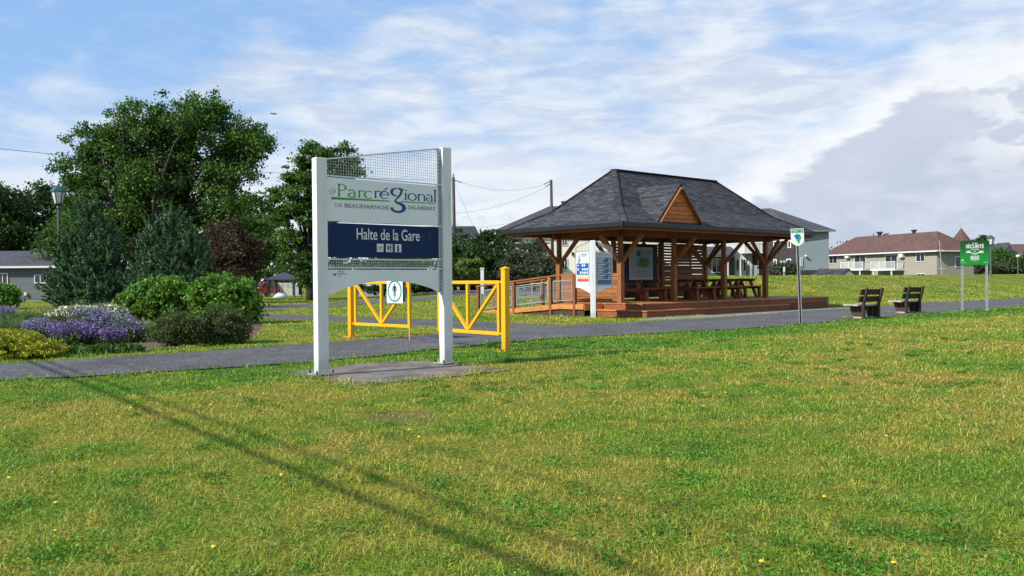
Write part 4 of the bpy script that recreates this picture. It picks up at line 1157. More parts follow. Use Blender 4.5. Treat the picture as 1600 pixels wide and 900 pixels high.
MB().box(.36, 1.24, -.0245, -.0205, .4, 1.08).build('map_water', M('map_water', (.22, .34, .38), .5, .15), b_)
r6 = np.random.default_rng(6); q = [(.8 + (.33 + .06 * r6.normal()) * math.cos(a) * (1 if math.sin(a) > 0 else .95), .62 + (.17 + .03 * r6.normal()) * math.sin(a)) for a in np.linspace(0, 2 * math.pi, 26, endpoint=False)]
MB().prism([(x, -.029, z) for x, z in q], (0, .003, 0)).build('map_land', M('map_green', (.07, .19, .04), .5, .25, 9), b_)
MB().box(.38, .6, -.029, -.026, .86, 1.05).build('map_inset', M('map_dark_green', (.035, .09, .03), .5, .2), b_)
mb = MB()
for i in range(16): mb.box(.04, .32, -.0235, -.0205, .08 + i * .056, .1 + i * .056)
for i in range(13): mb.box(.4 + i * .064, .435 + i * .064, -.0235, -.0205, .05, .34)
mb.build('legend_lines', M('map_legend', (.24, .28, .31), .5), b_)

# picnic tables
def picnic_table(label, tx, sy, first=None):
    if first is not None:
        o = dup(first); o.location = W(tx, sy, DZ); o['label'] = label; return o
    o = thing('picnic_table', label, 'picnic table', W(tx, sy, DZ), PA, 'picnic tables in the shelter')
    mb = WB()
    for i in range(5): mb.box(-.75, .75, -.37 + i * .15, -.37 + i * .15 + .142, .71, .75)
    mb.build('tabletop', m_oldwood, o)
    for s in (-1, 1):
        mb = WB()
        for i in range(2): mb.box(-.75, .75, s * .62 - .14 + i * .145, s * .62 - .14 + i * .145 + .138, .42, .46)
        mb.build('seat', m_cedar_d, o)
    for x in (-.5, .5):
        f = WB(); f.bar((x, -.7, .385), (x, .7, .385), .09, .1).bar((x + .091, -.34, .675), (x + .091, .34, .675), .09, .07)
        f.build('trestle_rail', m_cedar_d, o)
        for s in (-1, 1): WB().bar((x, s * .5, 0), (x, s * .2, .7), .08, .12, up=(1, 0, 0)).build('leg', m_cedar_d, o)
        for s in (-1, 1): WB().bar((x + .001, s * .66, 0), (x + .001, s * .62, .335), .1, .12, up=(1, 0, 0)).build('leg', m_cedar_d, o)
    for s in (-1, 1): WB().bar((s * .42, 0, .36), (s * .12, 0, .69), .06, .08).build('brace', m_oldwood, o)
    return o
t1 = picnic_table('picnic table nearest the map board', 2.35, 1.1)
picnic_table('middle left picnic table in front of the slatted wall', 4.75, .75, t1)
picnic_table('picnic table between the slatted wall table and the last one', 6.35, .75, t1)
picnic_table('picnic table at the right end of the shelter seen against the lawn', 8.9, 1.5, t1)

# access ramp with railings
RP = thing('access_ramp', 'wooden wheelchair ramp with mesh-panel handrails beside the shelter', 'ramp', (*P0, PZ), PA)
zr_ = lambda s: DZ - .02 if s < 1.7 else max(.02, DZ - .02 - (s - 1.7) * (DZ - .02) / 4.4)
mb = WB()
for s in np.arange(.6, 6.0, .14):
    a, b = zr_(s), zr_(s + .14); mb.add([(-1.12, s, a - .03), (-.26, s, a - .03), (-.26, s + .135, b - .03), (-1.12, s + .135, b - .03), (-1.12, s, a), (-.26, s, a), (-.26, s + .135, b), (-1.12, s + .135, b)],
                                      [(0, 3, 2, 1), (4, 5, 6, 7), (0, 1, 5, 4), (1, 2, 6, 5), (2, 3, 7, 6), (3, 0, 4, 7)])
mb.build('ramp_boards', m_deck, RP)
mb = WB(); mb.bar((-1.14, .58, DZ - .12), (-1.14, 1.7, DZ - .12), .04, .16); mb.bar((-1.14, 1.7, DZ - .12), (-1.14, 6., -.04), .04, .16); mb.box(-1.12, -.26, .56, .6, .2, DZ - .05)
mb.build('ramp_edge', wood('fresh_cedar', (.45, .19, .055)), RP)
mb = WB()
mb.prism([(-1.10, .6, 0), (-1.10, 1.7, 0), (-1.10, 4.9, 0), (-1.10, 1.7, DZ - .2), (-1.10, .6, DZ - .2)], (.03, 0, 0))
mb.build('ramp_skirt', m_oldwood, RP)
HR = .95
for tx, rows in ((-1.12, (1.0, 2.13, 4.0, 6.0)), (-.3, (3.4, 6.0))):
    for s in rows: WB().box(tx - .05, tx + .05, s - .05, s + .05, 0, zr_(s) + HR - .02).build('railing_post', m_cedar_d, RP)
    for a, b in zip(rows[:-1], rows[1:]):
        mb = MB(); za, zb = zr_(a), zr_(b); a2, b2 = a + .12, b - .12
        lo = lambda s: za + (zb - za) * (s - a) / (b - a) + .12
        hi = lambda s: lo(s) + .66
        for s in (a2, (a2 + b2) / 2, b2): mb.bar((tx, s, lo(s)), (tx, s, hi(s)), .025, .025)
        for h in (0, 1): mb.bar((tx, a2, lo(a2) + h * .66), (tx, b2, lo(b2) + h * .66), .025, .025)
        for h in np.linspace(.06, .6, 9): mb.bar((tx, a2, lo(a2) + h), (tx, b2, lo(b2) + h), .0055, .0055)
        for s in np.arange(a2, b2, .1): mb.bar((tx + .008, s, lo(s)), (tx + .008, s, hi(s)), .003, .003)
        mb.build('mesh_panel', m_galv, RP)
    mb = WB()
    pr = [(tx, s, zr_(s) + HR) for s in ([.5] if tx < -1 else [3.2]) + [s for s in (1.7,) if tx < -1] + [6.1]]
    for a, b in zip(pr[:-1], pr[1:]): mb.bar(a, b, .13, .045)
    mb.build('handrail', m_cedar, RP)

# ================================================================== SIGNS
def kiosk():
    p = G(927, 495.5); x, y = p[0], p[1]
    o = thing('info_kiosk', 'white V-shaped information sign with coloured listing panels before the shelter', 'sign', (x, y, TZ(x, y)))
    MB().box(-.075, .075, -.06, .08, 0, 2.34).build('post', m_white, o, bevel=.01)
    mlb = M('kiosk_blue', (.012, .09, .28), .5, .05); mds = M('kiosk_slate', (.06, .14, .26), .5, .05); mo = M('kiosk_orange', (.62, .33, .07), .5, .1); mr = M('kiosk_red', (.5, .06, .05), .5, .1)
    Wd = .88
    for side in (-1, 1):
        an = R_(50) if side > 0 else R_(180 - 66)
        h = bpy.data.objects.new('side_frame', None)
        d = np.array([math.cos(an), math.sin(an)]); nrm = np.array([d[1], -d[0]]) * side
        # local frame: X left-to-right as seen from the front
        def loc(u_, off, z): return (side * .09 + d[0] * u_ + nrm[0] * off, .02 + d[1] * u_ + nrm[1] * off, z)
        def slabp(u0, u1, z0, z1, off, th, mat, name, par):
            mb = MB(); q = [loc(u0, off, z0), loc(u1, off, z0), loc(u1, off, z1), loc(u0, off, z1)]
            mb.prism(q, (-nrm[0] * th, -nrm[1] * th, 0)); return mb.build(name, mat, par)
        bd = slabp(.03, Wd, .97, 2.0, 0, .03, M('kiosk_panel_white', (.48, .5, .51), .5, .04), 'panel', o)
        # arched lower apron
        mb = MB(); pts = [loc(.03, -.002, .965), loc(.03, -.002, .76)] + [loc(.03 + (Wd - .03) * t_, -.002, .76 + .17 * math.sin(t_ * math.pi / 2)) for t_ in np.linspace(.1, 1, 9)] + [loc(Wd, -.002, .965)]
        mb.prism(pts, (-nrm[0] * .024, -nrm[1] * .024, 0)); mb.build('apron', m_panel, o)
        mb = MB(); mb.bar(loc(Wd + .012, -.01, .9), loc(Wd + .012, -.01, 2.16), .03, .03); mb.bar(loc(.03, -.01, 2.31), loc(Wd, -.01, 2.16), .02, .02); mb.bar(loc(.03, -.01, 2.03), loc(Wd, -.01, 2.03), .02, .02)
        if side > 0:
            for k in range(5): mb.bar(loc(.1 + k * .02, -.012, 2.27 - k * .02), loc(Wd, -.012, 2.13 - k * .025), .012, .012)
        else:
            for k in range(4): mb.bar(loc(.1 + k * .2, -.012, 2.04), loc(.1 + k * .2, -.012, 2.29 - k * .035), .006, .006)
        mb.build('top_frame', m_galv, o)
        L0, L1 = .07, Wd - .05
        if side < 0:
            slabp(L0, L1, 1.32, 1.66, .004, .003, mlb, 'printed_block', bd); slabp(L0, L1, 1.21, 1.3, .004, .003, mo, 'printed_block', bd); slabp(L0, L1 - .06, 1.11, 1.19, .004, .003, mr, 'printed_block', bd)
            mb = MB()
            for zz, us in ((1.6, (.28, .4)), (1.48, (.1, .24, .38)), (1.38, (.1, .24, .38, .52))):
                for u_ in us: mb.prism([loc(u_ + .05 + .045 * math.cos(a), .007, zz + .036 * math.sin(a)) for a in np.linspace(0, 2 * math.pi, 12, endpoint=False)], (-nrm[0] * .002, -nrm[1] * .002, 0))
            for zz in (1.6, 1.5, 1.46): mb.prism([loc(.68, .007, zz - .01), loc(.79, .007, zz - .01), loc(.79, .007, zz + .014), loc(.68, .007, zz + .014)], (-nrm[0] * .002, -nrm[1] * .002, 0))
            for a, b in ((.6, .78), (.46, .54), (.12, .4)): mb.prism([loc(a, .007, 1.24), loc(b, .007, 1.24), loc(b, .007, 1.27), loc(a, .007, 1.27)], (-nrm[0] * .002, -nrm[1] * .002, 0))
            mb.build('white_symbols', m_whiteprint, bd)
            mb = MB(); mb.prism([loc(a, .007, b) for a, b in ((.72, 1.62), (.6, 1.74), (.55, 1.8), (.66, 1.8), (.63, 1.9), (.68, 1.93), (.7, 1.8), (.76, 1.68))], (-nrm[0] * .002, -nrm[1] * .002, 0))
            for a, b, zz in ((.15, .55, 1.93), (.25, .5, 1.88)): mb.prism([loc(a, .007, zz), loc(b, .007, zz), loc(b, .007, zz + .02), loc(a, .007, zz + .02)], (-nrm[0] * .002, -nrm[1] * .002, 0))
            mb.build('grey_emblem', m_greyprint, bd)
        else:
            mb = MB(); mg = MB()
            for k in range(4):
                zt = 1.83 - k * .165
                slabp(L0, L1, zt - .145, zt, .004, .003, mds, 'printed_block', bd)
                for a, b, zz in ((.1, .45 + .05 * (k % 2), zt - .045), (.1, .35, zt - .11), (.68, .76, zt - .05), (.66, .78, zt - .115)):
                    mb.prism([loc(a, .007, zz - .016), loc(b, .007, zz - .016), loc(b, .007, zz + .016), loc(a, .007, zz + .016)], (-nrm[0] * .002, -nrm[1] * .002, 0))
            slabp(L0, L1, 1.02, 1.16, .004, .003, mds, 'printed_block', bd)
            mb.build('white_symbols', m_whiteprint, bd)
            mg.prism([loc(a, .007, b) for a, b in ((.12, 1.91), (.7, 1.91), (.7, 1.93), (.12, 1.93))], (-nrm[0] * .002, -nrm[1] * .002, 0)); mg.build('grey_emblem', m_greyprint, bd)
        bpy.data.objects.remove(h)
kiosk()

def shield():
    p = G(1251, 507); x, y = p[0], p[1]
    o = thing('route_marker', 'small white shield sign with blue and green emblem on a leaning post', 'sign', (x, y, TZ(x, y)), R_(-6))
    o.rotation_euler = (0, R_(-2.0), R_(-6))
    mb = MB().box(-.012, .012, -.012, -.006, 0, 1.98); a = MB(); 
    po = MB().box(-.035, -.022, -.03, .0, 0, 2.3).box(.022, .035, -.03, 0, 0, 2.3).box(-.022, .022, -.006, .0, 0, 2.3).build('post', m_galv, o)
    MB().box(-.02, .02, -.0095, -.0065, 0, 2.3).build('channel_inset', M('dark_green_steel', (.015, .03, .03), .5), po)
    q = [(-.155, 2.34), (.155, 2.34), (.155, 2.03), (.135, 1.985), (.03, 1.915), (-.03, 1.915), (-.135, 1.985), (-.155, 2.03)]
    pl = MB(); pl.prism([(a, -.034, b) for a, b in q][::-1], (0, .004, 0)); s = pl.build('shield_plate', m_whiteprint, o)
    mg = M('marker_green', (.02, .3, .09), .5); mb_ = M('marker_blue', (.01, .12, .42), .5)
    MB().box(-.14, .085, -.0375, -.0345, 2.235, 2.325).build('route_banner', mg, s); MB().box(.095, .14, -.0375, -.0345, 2.235, 2.325).build('route_number', mg, s)
    text('LA ROUTE', .038, m_whiteprint, s, -.13, 2.286, -.0385); text('VERTE', .04, m_whiteprint, s, -.11, 2.244, -.0385); text('1', .07, m_whiteprint, s, .1, 2.25, -.0385)
    mb = MB(); mb.prism([(a, -.0375, b) for a, b in ((-.085, 2.175), (-.03, 2.195), (.0, 2.22), (.02, 2.19), (.075, 2.195), (.04, 2.12), (.0, 2.09), (-.045, 2.1))][::-1], (0, .003, 0)); mb.build('blue_emblem', mb_, s)
    mb = MB(); mb.prism([(a, -.0395, b) for a, b in ((.04, 2.15), (.095, 2.14), (.02, 1.96), (-.045, 2.1), (.0, 2.085))][::-1], (0, .002, 0)); mb.build('green_emblem', mg, s)
shield()

def safety_sign():
    Y = 27.6; x0, x1 = XY(1504, Y), XY(1541, Y); cx = (x0 + x1) / 2; z = TZ(cx, Y)
    o = thing('safety_sign', 'green rectangular safety sign on two steel posts in the lawn', 'sign', (cx, Y, z), R_(-4))
    h = (x1 - x0) / 2
    for s in (-1, 1):
        MB().box(s * h - .03, s * h + .03, -.014, .02, -.02, 2.22).box(s * h - .03, s * h - .016, -.022, -.0145, -.02, 2.22).box(s * h + .016, s * h + .03, -.022, -.0145, -.02, 2.22).build('post', m_galv, o)
    m, t, b = base_mat('green_gradient_print')
    tc = t.new('ShaderNodeTexCoord').outputs['Object']; sp = t.new('ShaderNodeSeparateXYZ'); t.l.new(tc, sp.inputs[0])
    t.put(b.inputs['Base Color'], t.mix(t.ss(sp.outputs[2], 2.25, 1.6), (.003, .05, .016), (.004, .22, .022))); b.inputs['Roughness'].default_value = .4
    q = []
    for cx_, cz_, a0 in ((.415, 2.23, 0), (-.415, 2.23, 90), (-.415, 1.53, 180), (.415, 1.53, 270)):
        q += arc(cx_, cz_, .035, .035, a0, a0 + 90, 5)
    pl = MB(); pl.prism([(a, -.03, c) for a, c in q][::-1], (0, .006, 0)); p = pl.build('sign_plate', m, o)
    y = -.033
    text('VOTRE', .055, m_whiteprint, p, 0, 2.155, y, 1., 'CENTER', .001)
    text('SÉCURITÉ', .155, m_whiteprint, p, 0, 2.03, y, .82, 'CENTER', .004)
    text('EST ENTRE', .055, m_whiteprint, p, 0, 1.965, y, .9, 'CENTER', .001)
    text('VOS', .045, m_whiteprint, p, 0, 1.91, y, 1., 'CENTER', .001)
    text('MAINS', .2, m_whiteprint, p, 0, 1.648, y, .46, 'CENTER', .004)
    mb = MB(); ribbon(mb, [(-.27, 1.89), (-.14, 1.89), (-.08, 1.87), (0, 1.855), (.08, 1.87), (.14, 1.89), (.27, 1.89)], [.03, .03, .022, .02, .022, .03, .03], y)
    for s in (-1, 1): ribbon(mb, [(s * .27, 1.93), (s * .2, 1.93), (s * .14, 1.915)], [.012, .03, .05], y - .0004)
    ribbon(mb, arc(0, 1.80, .09, .03, 150, 30, 10), [.008, .012, .008], y)
    mb.build('handlebar_symbol', m_whiteprint, p)
    text('lavoiesecuritaire.ca', .026, m_whiteprint, p, 0, 1.615, y, .9, 'CENTER')
    mb = MB(); ribbon(mb, [(-.42, 1.62), (-.38, 1.66), (-.34, 1.62)], [.01, .05, .01], y); mb.build('corner_emblem', m_whiteprint, p)
    text('Route verte', .034, m_whiteprint, p, -.43, 1.555, y); text('Québec', .04, m_whiteprint, p, .27, 1.56, y)
safety_sign()

# ================================================================== BENCHES
def bench(label, px, py, first=None):
    p = G(px, py); loc = (p[0], p[1], TZ(p[0], p[1]))
    if first is not None:
        o = dup(first); o.location = loc; o['label'] = label; o.rotation_euler = (0, 0, .47); return o
    o = thing('park_bench', label, 'bench', loc, .50, 'park benches facing the path')
    SP = .6
    for x in (0, SP):
        WB().bar((x, 0, .0), (x, -.01, .42), .055, .075, up=(1, 0, 0)).bar((x, -.01, .41), (x, -.13, .84), .055, .075, up=(1, 0, 0)).build('back_post', m_oldwood, o)
        lg = WB(); lg.prism([(x + .05, .045, 0), (x + .05, .38, 0), (x + .05, .5, .355), (x + .05, .045, .355)], (.075, 0, 0)); l_ = lg.build('leg', m_oldwood, o)
        WB().prism([(x + .04, .05, -.01), (x + .04, .36, -.01), (x + .04, .375, .06), (x + .04, .05, .06)], (.095, 0, 0)).build('footing', m_greywood, l_)
    mb = WB()
    for i in range(3): mb.box(-.17, SP + .08, .045 + i * .165, .045 + i * .165 + .155, .36, .405)
    mb.build('seat', m_greywood, o)
    for z, y in ((.54, .0), (.735, -.055)):
        WB().prism([(-.17, y, z - .075), (-.17, y - .04, z + .075), (-.17, y - .0, z + .082), (-.17, y + .04, z - .068)], (SP + .23, 0, 0)).build('back_board', m_oldwood, o)
    return o
b1 = bench('dark wooden bench nearer the shelter, seen from behind', 1349, 499)
bench('dark wooden bench farther right, nearer the green sign', 1416, 490.5, b1)

# ================================================================== LAMPS, POLES, WIRES
def lantern(label, px, Y, top_py, sc=1.):
    x = XY(px, Y); z = TZ(x, Y); H = AT(px, top_py, Y)[2] - z
    o = thing('street_lantern', label, 'street lamp', (x, Y, z))
    hb = H - .92 * sc
    mb = MB().lathe([(.11, 0), (.11, .3), (.075, .4), (.06, hb - .12), (.09, hb - .06), (.07, hb)], 12); mb.build('pole', m_lamppole, o)
    w0, w1 = .15 * sc, .27 * sc; z0, z1 = hb + .12 * sc, hb + .58 * sc
    MB().lathe([(.07, hb), (w0 * 1.15, z0 - .03), (w0 * 1.15, z0)], 6).build('lamp_base', m_lampgreen, o)
    gl = MB().lathe([(w0 * .98, z0), (w1 * .95, z1)], 6).build('lamp_glass', m_frost, o)
    mb = MB()
    for j in range(6):
        an = 2 * math.pi * (j + .5) / 6; mb.bar((w0 * 1.04 * math.cos(an), w0 * 1.04 * math.sin(an), z0), (w1 * 1.0 * math.cos(an), w1 * 1.0 * math.sin(an), z1), .03 * sc, .03 * sc)
    mb.build('lamp_ribs', m_lampgreen, o)
    MB().lathe([(w1 * 1.12, z1), (w1 * 1.12, z1 + .04), (w1 * .62, z1 + .2 * sc), (.06, z1 + .27 * sc), (.03, z1 + .29 * sc), (.02, H)], 6).build('lamp_roof', m_lampgreen, o)
lantern('green lantern on tall pole beside the broad juniper', 93, 37, 287, 1.05)
lantern('green lantern on pole behind the green safety sign', 1548, 73, 366.5, 1.05)
def globe(px, Y, py):
    x = XY(px, Y); z = TZ(x, Y); H = AT(px, py, Y)[2] - z
    o = thing('globe_lamp', 'small pale globe lamp on thin post at far right', 'street lamp', (x, Y, z))
    MB().lathe([(.06, 0), (.045, H - .3)], 8).build('pole', m_lamppole, o)
    MB().lathe([(.05, H - .3), (.18, H - .2), (.2, H - .12), (.14, H - .02), (.03, H)], 12).build('globe', m_frost, o, smooth=True)
globe(1590.5, 84, 398)

def upole(label, px, Y, top_py, lean=0.):
    x = XY(px, Y); z = TZ(x, Y); H = AT(px, top_py, Y)[2] - z
    o = thing('utility_pole', label, 'utility pole', (x, Y, z)); o.rotation_euler = (0, lean, 0)
    MB().tube([(0, 0, -.2), (0, 0, H)], [.17, .12], 10).build('shaft', m_pole, o, smooth=True)
    mb = MB()
    return o, x, Y, z, H
o, x1_, y1_, z1_, H1 = upole('bare wooden utility pole just right of the park sign', 711, 70, 277, R_(-.4))
mb = MB().tube([(0, 0, H1), (0, 0, H1 + .28)], .05, 6); mb.build('insulator', m_black, o)
mb = MB().bar((0, 0, H1 - .2), (.72, 0, H1 - .45), .06, .06).bar((0, 0, H1 - .25), (-.4, 0, H1 - .22), .05, .05); mb.build('bracket', m_pole, o)
o, x2_, y2_, z2_, H2 = upole('wooden utility pole rising behind the shelter roof', 864, 76, 281, R_(-.6))
mb = MB().bar((-.05, 0, H2 - .1), (-.65, 0, H2 - .4), .06, .06).bar((-.05, 0, H2 - .32), (-.5, 0, H2 - .6), .06, .06); mb.build('bracket', m_pole, o)
m_wire = M('wire_black', (.02, .02, .022), .6, .1)
def wire(label, p, q, sag, r=.02, n=24):
    p, q = np.array(p, float), np.array(q, float); t_ = np.linspace(0, 1, n)[:, None]
    pts = p + (q - p) * t_; pts[:, 2] -= sag * 4 * (t_ * (1 - t_))[:, 0]
    o = MB().tube([tuple(a) for a in pts], r, 5).build('power_line', m_wire); meta(o, label, 'wire'); return o
wire('wire sagging between the two utility poles, upper one', (x1_ + .7, y1_, z1_ + H1 - .45), (x2_ - .65, y2_, z2_ + H2 - .4), .55, .009)
wire('wire sagging between the two utility poles, lower one', (x1_ + .1, y1_, z1_ + H1 - 2.9), (x2_ - .5, y2_, z2_ + H2 - .6), .45, .009)
wire('guy wire slanting down right of the bare utility pole', (x1_ + .1, y1_, z1_ + H1 - .7), AT(745, 366, 70), 0, .009)
wire('low service wire running right from the bare utility pole', (x1_ + .1, y1_, z1_ + H1 - 4.2), AT(812, 346, 74), .1, .009)
wire('upper wire crossing the sky above the huge tree at left', AT(-60, 226, 44), (x1_ - .3, y1_, z1_ + H1 - .25), .35, .013)
wire('lower wire crossing the huge tree at left', AT(-60, 303, 42), (x1_ - .1, y1_, z1_ + H1 - 3.9), .3, .02)
# overhead cables beside the photographer: only their shadows reach the lawn
Lh = Vector((-math.cos(SUN_TH), -math.sin(SUN_TH), 0)) / math.tan(SUN_EL)
def overhead(label, a, b, h, r, pl):
    a = np.array(a, float); b = np.array(b, float); d = (b - a) / np.linalg.norm(b - a)
    p = a - d * 26; q = b + d * 22; off = np.array(Lh[:2]) * h
    wire(label, (*(p + off), h), (*(q + off), h), 0, r, 8)
overhead('thick cable overhead casting the long main shadow', (-5.37, 10.5), (0, 3.6), 4.8, .023, 0)
overhead('second cable overhead casting the shorter shadow', (-5.0, 10.4), (.05, 4.03), 5.1, .016, 0)
overhead('thin third cable overhead', (-4.5, 10.9), (1.6, 3.3), 5.6, .009, 0)

def lean_pole():
    Y = 92; a = AT(1472.5, 431, Y); b = AT(1467.5, 375, Y)
    o = thing('leaning_mast', 'thin leaning grey mast with two crossbars before the brown-roofed house', 'mast', tuple(a))
    d = b - a; MB().tube([(0, 0, -.3), tuple(d)], [.05, .04], 6).build('mast', m_galv, o)
    mb = MB()
    for k, w in ((.72, .42), (.2, .36)): c = d * k; mb.bar((c[0] - w, c[1], c[2]), (c[0] + w, c[1], c[2]), .035, .035)
    mb.build('crossbars', m_trim, o)
lean_pole()
def small_sign():
    Y = 80; a = AT(1225, 432, Y); x, z = a[0], TZ(a[0], Y)
    o = thing('notice_post', 'small white notice on a short post before the grey-sided house', 'sign', (x, Y, z))
    H = AT(1225, 417, Y)[2] - z
    MB().tube([(0, 0, 0), (0, 0, H)], .03, 6).build('post', m_trim, o); MB().box(-.09, .09, -.05, -.03, H - .45, H).build('plate', m_trim, o)
small_sign()
def yellow_stub():
    p = W(-.3, 13.); x, y = XY(856.5, 44), 44; z = TZ(x, y)
    o = thing('bollard', 'short yellow bollard showing behind the ramp handrail', 'bollard', (x, y, z)); H = AT(856.5, 432, 44)[2] - z
    MB().box(-.06, .06, -.06, .06, 0, H - .03).add([(-.07, -.07, H - .03), (.07, -.07, H - .03), (.07, .07, H - .03), (-.07, .07, H - .03), (0, 0, H + .02)], [(0, 3, 2, 1), (0, 1, 4), (1, 2, 4), (2, 3, 4), (3, 0, 4)]).build('post', m_yellow, o)
    MB().bar((-.06, 0, H - .35), (-.9, 0.0, H - .35), .06, .06).build('arm', m_yellow, o)
yellow_stub()

# ================================================================== HOUSES
def window(parent, x0, x1, z0, z1, y=-.02, muntin=True, fw=.07, label=None):
    """on a wall in the XZ plane facing -Y"""
    mb = MB().box(x0, x1, y - .05, y, z0, z0 + fw).box(x0, x1, y - .05, y, z1 - fw, z1).box(x0, x0 + fw, y - .05, y, z0 + fw, z1 - fw).box(x1 - fw, x1, y - .05, y, z0 + fw, z1 - fw)
    if muntin: xm = (x0 + x1) / 2; mb.box(xm - fw * .4, xm + fw * .4, y - .045, y, z0 + fw, z1 - fw)
    w = mb.build('window', m_trim, parent, label)
    MB().box(x0 + fw, x1 - fw, y - .02, y - .005, z0 + fw, z1 - fw).build('pane', m_glass, w)
    return w
def hip(parent, x0, x1, y0, y1, z, rise, inset_x, inset_l=None, mat=None, ov=.4, name='roof', fasc=None):
    il = inset_x if inset_l is None else inset_l
    a, b, c, d = x0 - ov, x1 + ov, y0 - ov, y1 + ov; ym = (c + d) / 2
    mb = MB().add([(a, c, z), (b, c, z), (b, d, z), (a, d, z), (a + il, ym, z + rise), (b - inset_x, ym, z + rise)],
                  [(0, 1, 5, 4), (1, 2, 5), (2, 3, 4, 5), (3, 0, 4), (3, 2, 1, 0)])
    r = mb.build(name, mat, parent)
    f = MB()
    for p, q in (((a, c), (b, c)), ((b, c), (b, d)), ((b, d), (a, d)), ((a, d), (a, c))): f.bar((*p, z - .09), (*q, z - .09), .05, .16)
    f.build('fascia', fasc or m_trim, r)
    return r
def vent(parent, x, y, z, s=.4):
    MB().lathe([(s * .38, z), (s * .38, z + s * .6), (s * .65, z + s * .75), (s * .6, z + s), (s * .1, z + s * 1.02)], 10, (x, y)).build('roof_vent', m_black, parent)
sh_grey = tiles('grey_shingles', (.05, .052, .065), (.085, .087, .10), (.035, .035, .04), .3, .15, .01, .4)
sh_brown = tiles('brown_shingles', (.095, .052, .044), (.135, .078, .065), (.07, .04, .034), .3, .15, .01, .4)
br_dark = tiles('dark_bricks', (.028, .022, .024), (.06, .05, .048), (.06, .055, .055), .22, .075, .01, .4)

# grey bungalow on the left
Yb = 69; xa, xb = XY(-190, Yb), XY(128, Yb); zb = AT(30, 467.5, Yb)[2]
H = thing('bungalow', 'grey bungalow with low shingled roof at the left edge', 'house', (xa, Yb, zb)); L = xb - xa; hw = 2.45
MB().box(0, L, 0, 8, 0, hw).build('wall', siding('grey_stucco', (.10, .115, .12), .4), H)
hip(H, 0, L, 0, 8, hw + .2, 1.35, 2., mat=sh_grey, ov=.5)
u0 = lambda px: XY(px, Yb) - xa
window(H, u0(54), u0(73), 1.25, 1.95); window(H, u0(-4), u0(13), 1.25, 2.1); window(H, u0(-80), u0(-50), 1.1, 2.1)
MB().lathe([(.12, .3), (.12, .5), (.05, .55)], 8, (u0(41), -.1)).build('dryer_vent', m_trim, H)

# dark-roofed house behind the hedge trees
Yb = 104; xa, xb = XY(640, Yb), XY(748, Yb); z0 = TZ(xa, Yb)
H = thing('house', 'dark-roofed house mostly hidden behind trees right of the sign', 'house', (xa, Yb, z0)); L = xb - xa; ze = AT(700, 377, Yb)[2] - z0; zt = AT(700, 350, Yb)[2] - z0
MB().box(0, L, 0, 9, 0, ze).build('wall', siding('white_siding', (.55, .55, .52)), H); hip(H, 0, L, 0, 9, ze, zt - ze, 1.1, mat=m_shingle, ov=.5)
window(H, L - 2.4, L - 1.2, ze - 2., ze - .8)

# cream two-storey house behind the shelter's left part
Yb = 88; xa, xb = XY(786, Yb), XY(1004, Yb); z0 = TZ(xb, Yb) - .3
H = thing('house', 'cream two-storey house with grey hip roof behind the shelter, left', 'house', (xa, Yb, z0)); L = xb - xa; ze = AT(830, 359, Yb)[2] - z0; zt = AT(870, 315, Yb)[2] - z0
MB().box(0, L, 0, 11, 0, ze).build('wall', siding('cream_siding', (.60, .58, .50), .2), H)
rf = hip(H, 0, L, 0, 11, ze, zt - ze, 5.5, XY(866, Yb) - xa + .5, mat=sh_grey, ov=.7, fasc=m_black); vent(rf, XY(888, Yb) - xa, 5.5, zt - .1, .62)
w0 = lambda px: XY(px, Yb) - xa; zz = lambda py: AT(880, py, Yb)[2] - z0
window(H, w0(791), w0(799), zz(386), zz(369)); window(H, w0(878), w0(887), zz(384), zz(371)); window(H, w0(878), w0(887), zz(421), zz(404)); window(H, w0(930), w0(942), zz(421), zz(404))
MB().box(w0(893.5), w0(896.5), -.2, -.01, zz(399), zz(394)).build('wall_lamp', m_black, H)
MB().box(-.9, 3, -3, -.01, 0, zz(372)).build('wall', siding('cream_siding', (.6, .58, .5)), H)
mb = MB().prism([(-1.4, -3.4, zz(371)), (3.3, -3.4, zz(371)), (.9, -3.4, zz(361))], (0, 3.3, 0)); mb.build('porch_roof', sh_grey, H)

# white townhouse with balcony seen through the shelter
Yb = 98; xa, xb = XY(1030, Yb), XY(1212, Yb); z0 = TZ(xb, Yb) - .2
H = thing('townhouse', 'white townhouse with dark balcony seen through the shelter', 'house', (xa, Yb, z0)); L = xb - xa; w0 = lambda px: XY(px, Yb) - xa; zz = lambda py: AT(1150, py, Yb)[2] - z0
ze = zz(352)
MB().box(0, L, 0, 10, 0, ze).build('wall', siding('pale_siding', (.58, .60, .58)), H); hip(H, 0, L, 0, 10, ze, 2.2, 3, mat=sh_grey)
for a, b, c, d in ((1114, 1122, 383, 376), (1126, 1132, 383, 376), (1150, 1155, 424, 405), (1161, 1166, 424, 405), (1156, 1160, 424, 405)): window(H, w0(a), w0(b), zz(c), zz(d), muntin=False)
mb = MB().box(w0(1157), w0(1207), -1.8, -.01, zz(396.5), zz(394)); bal = mb.build('balcony', m_trim, H)
mb = MB(); 
for k in np.arange(w0(1158), w0(1206), .16): mb.bar((k, -1.75, zz(394)), (k, -1.75, zz(382)), .05, .03)
mb.bar((w0(1158), -1.75, zz(382)), (w0(1206), -1.75, zz(382)), .06, .06); mb.box(w0(1190), w0(1206), -1.7, -1.6, zz(394), zz(377)); mb.build('balcony_railing', m_black, bal)
mb = MB().box(w0(1176), w0(1212), -.5, -.02, 0, zz(398)); mb.build('brick_bay', br_dark, H)
d_ = MB().box(w0(1182), w0(1190), -.56, -.505, 0, zz(405)); dd = d_.build('door', m_trim, H); MB().box(w0(1183), w0(1189), -.58, -.562, .1, zz(406.5)).build('pane', m_glass, dd)
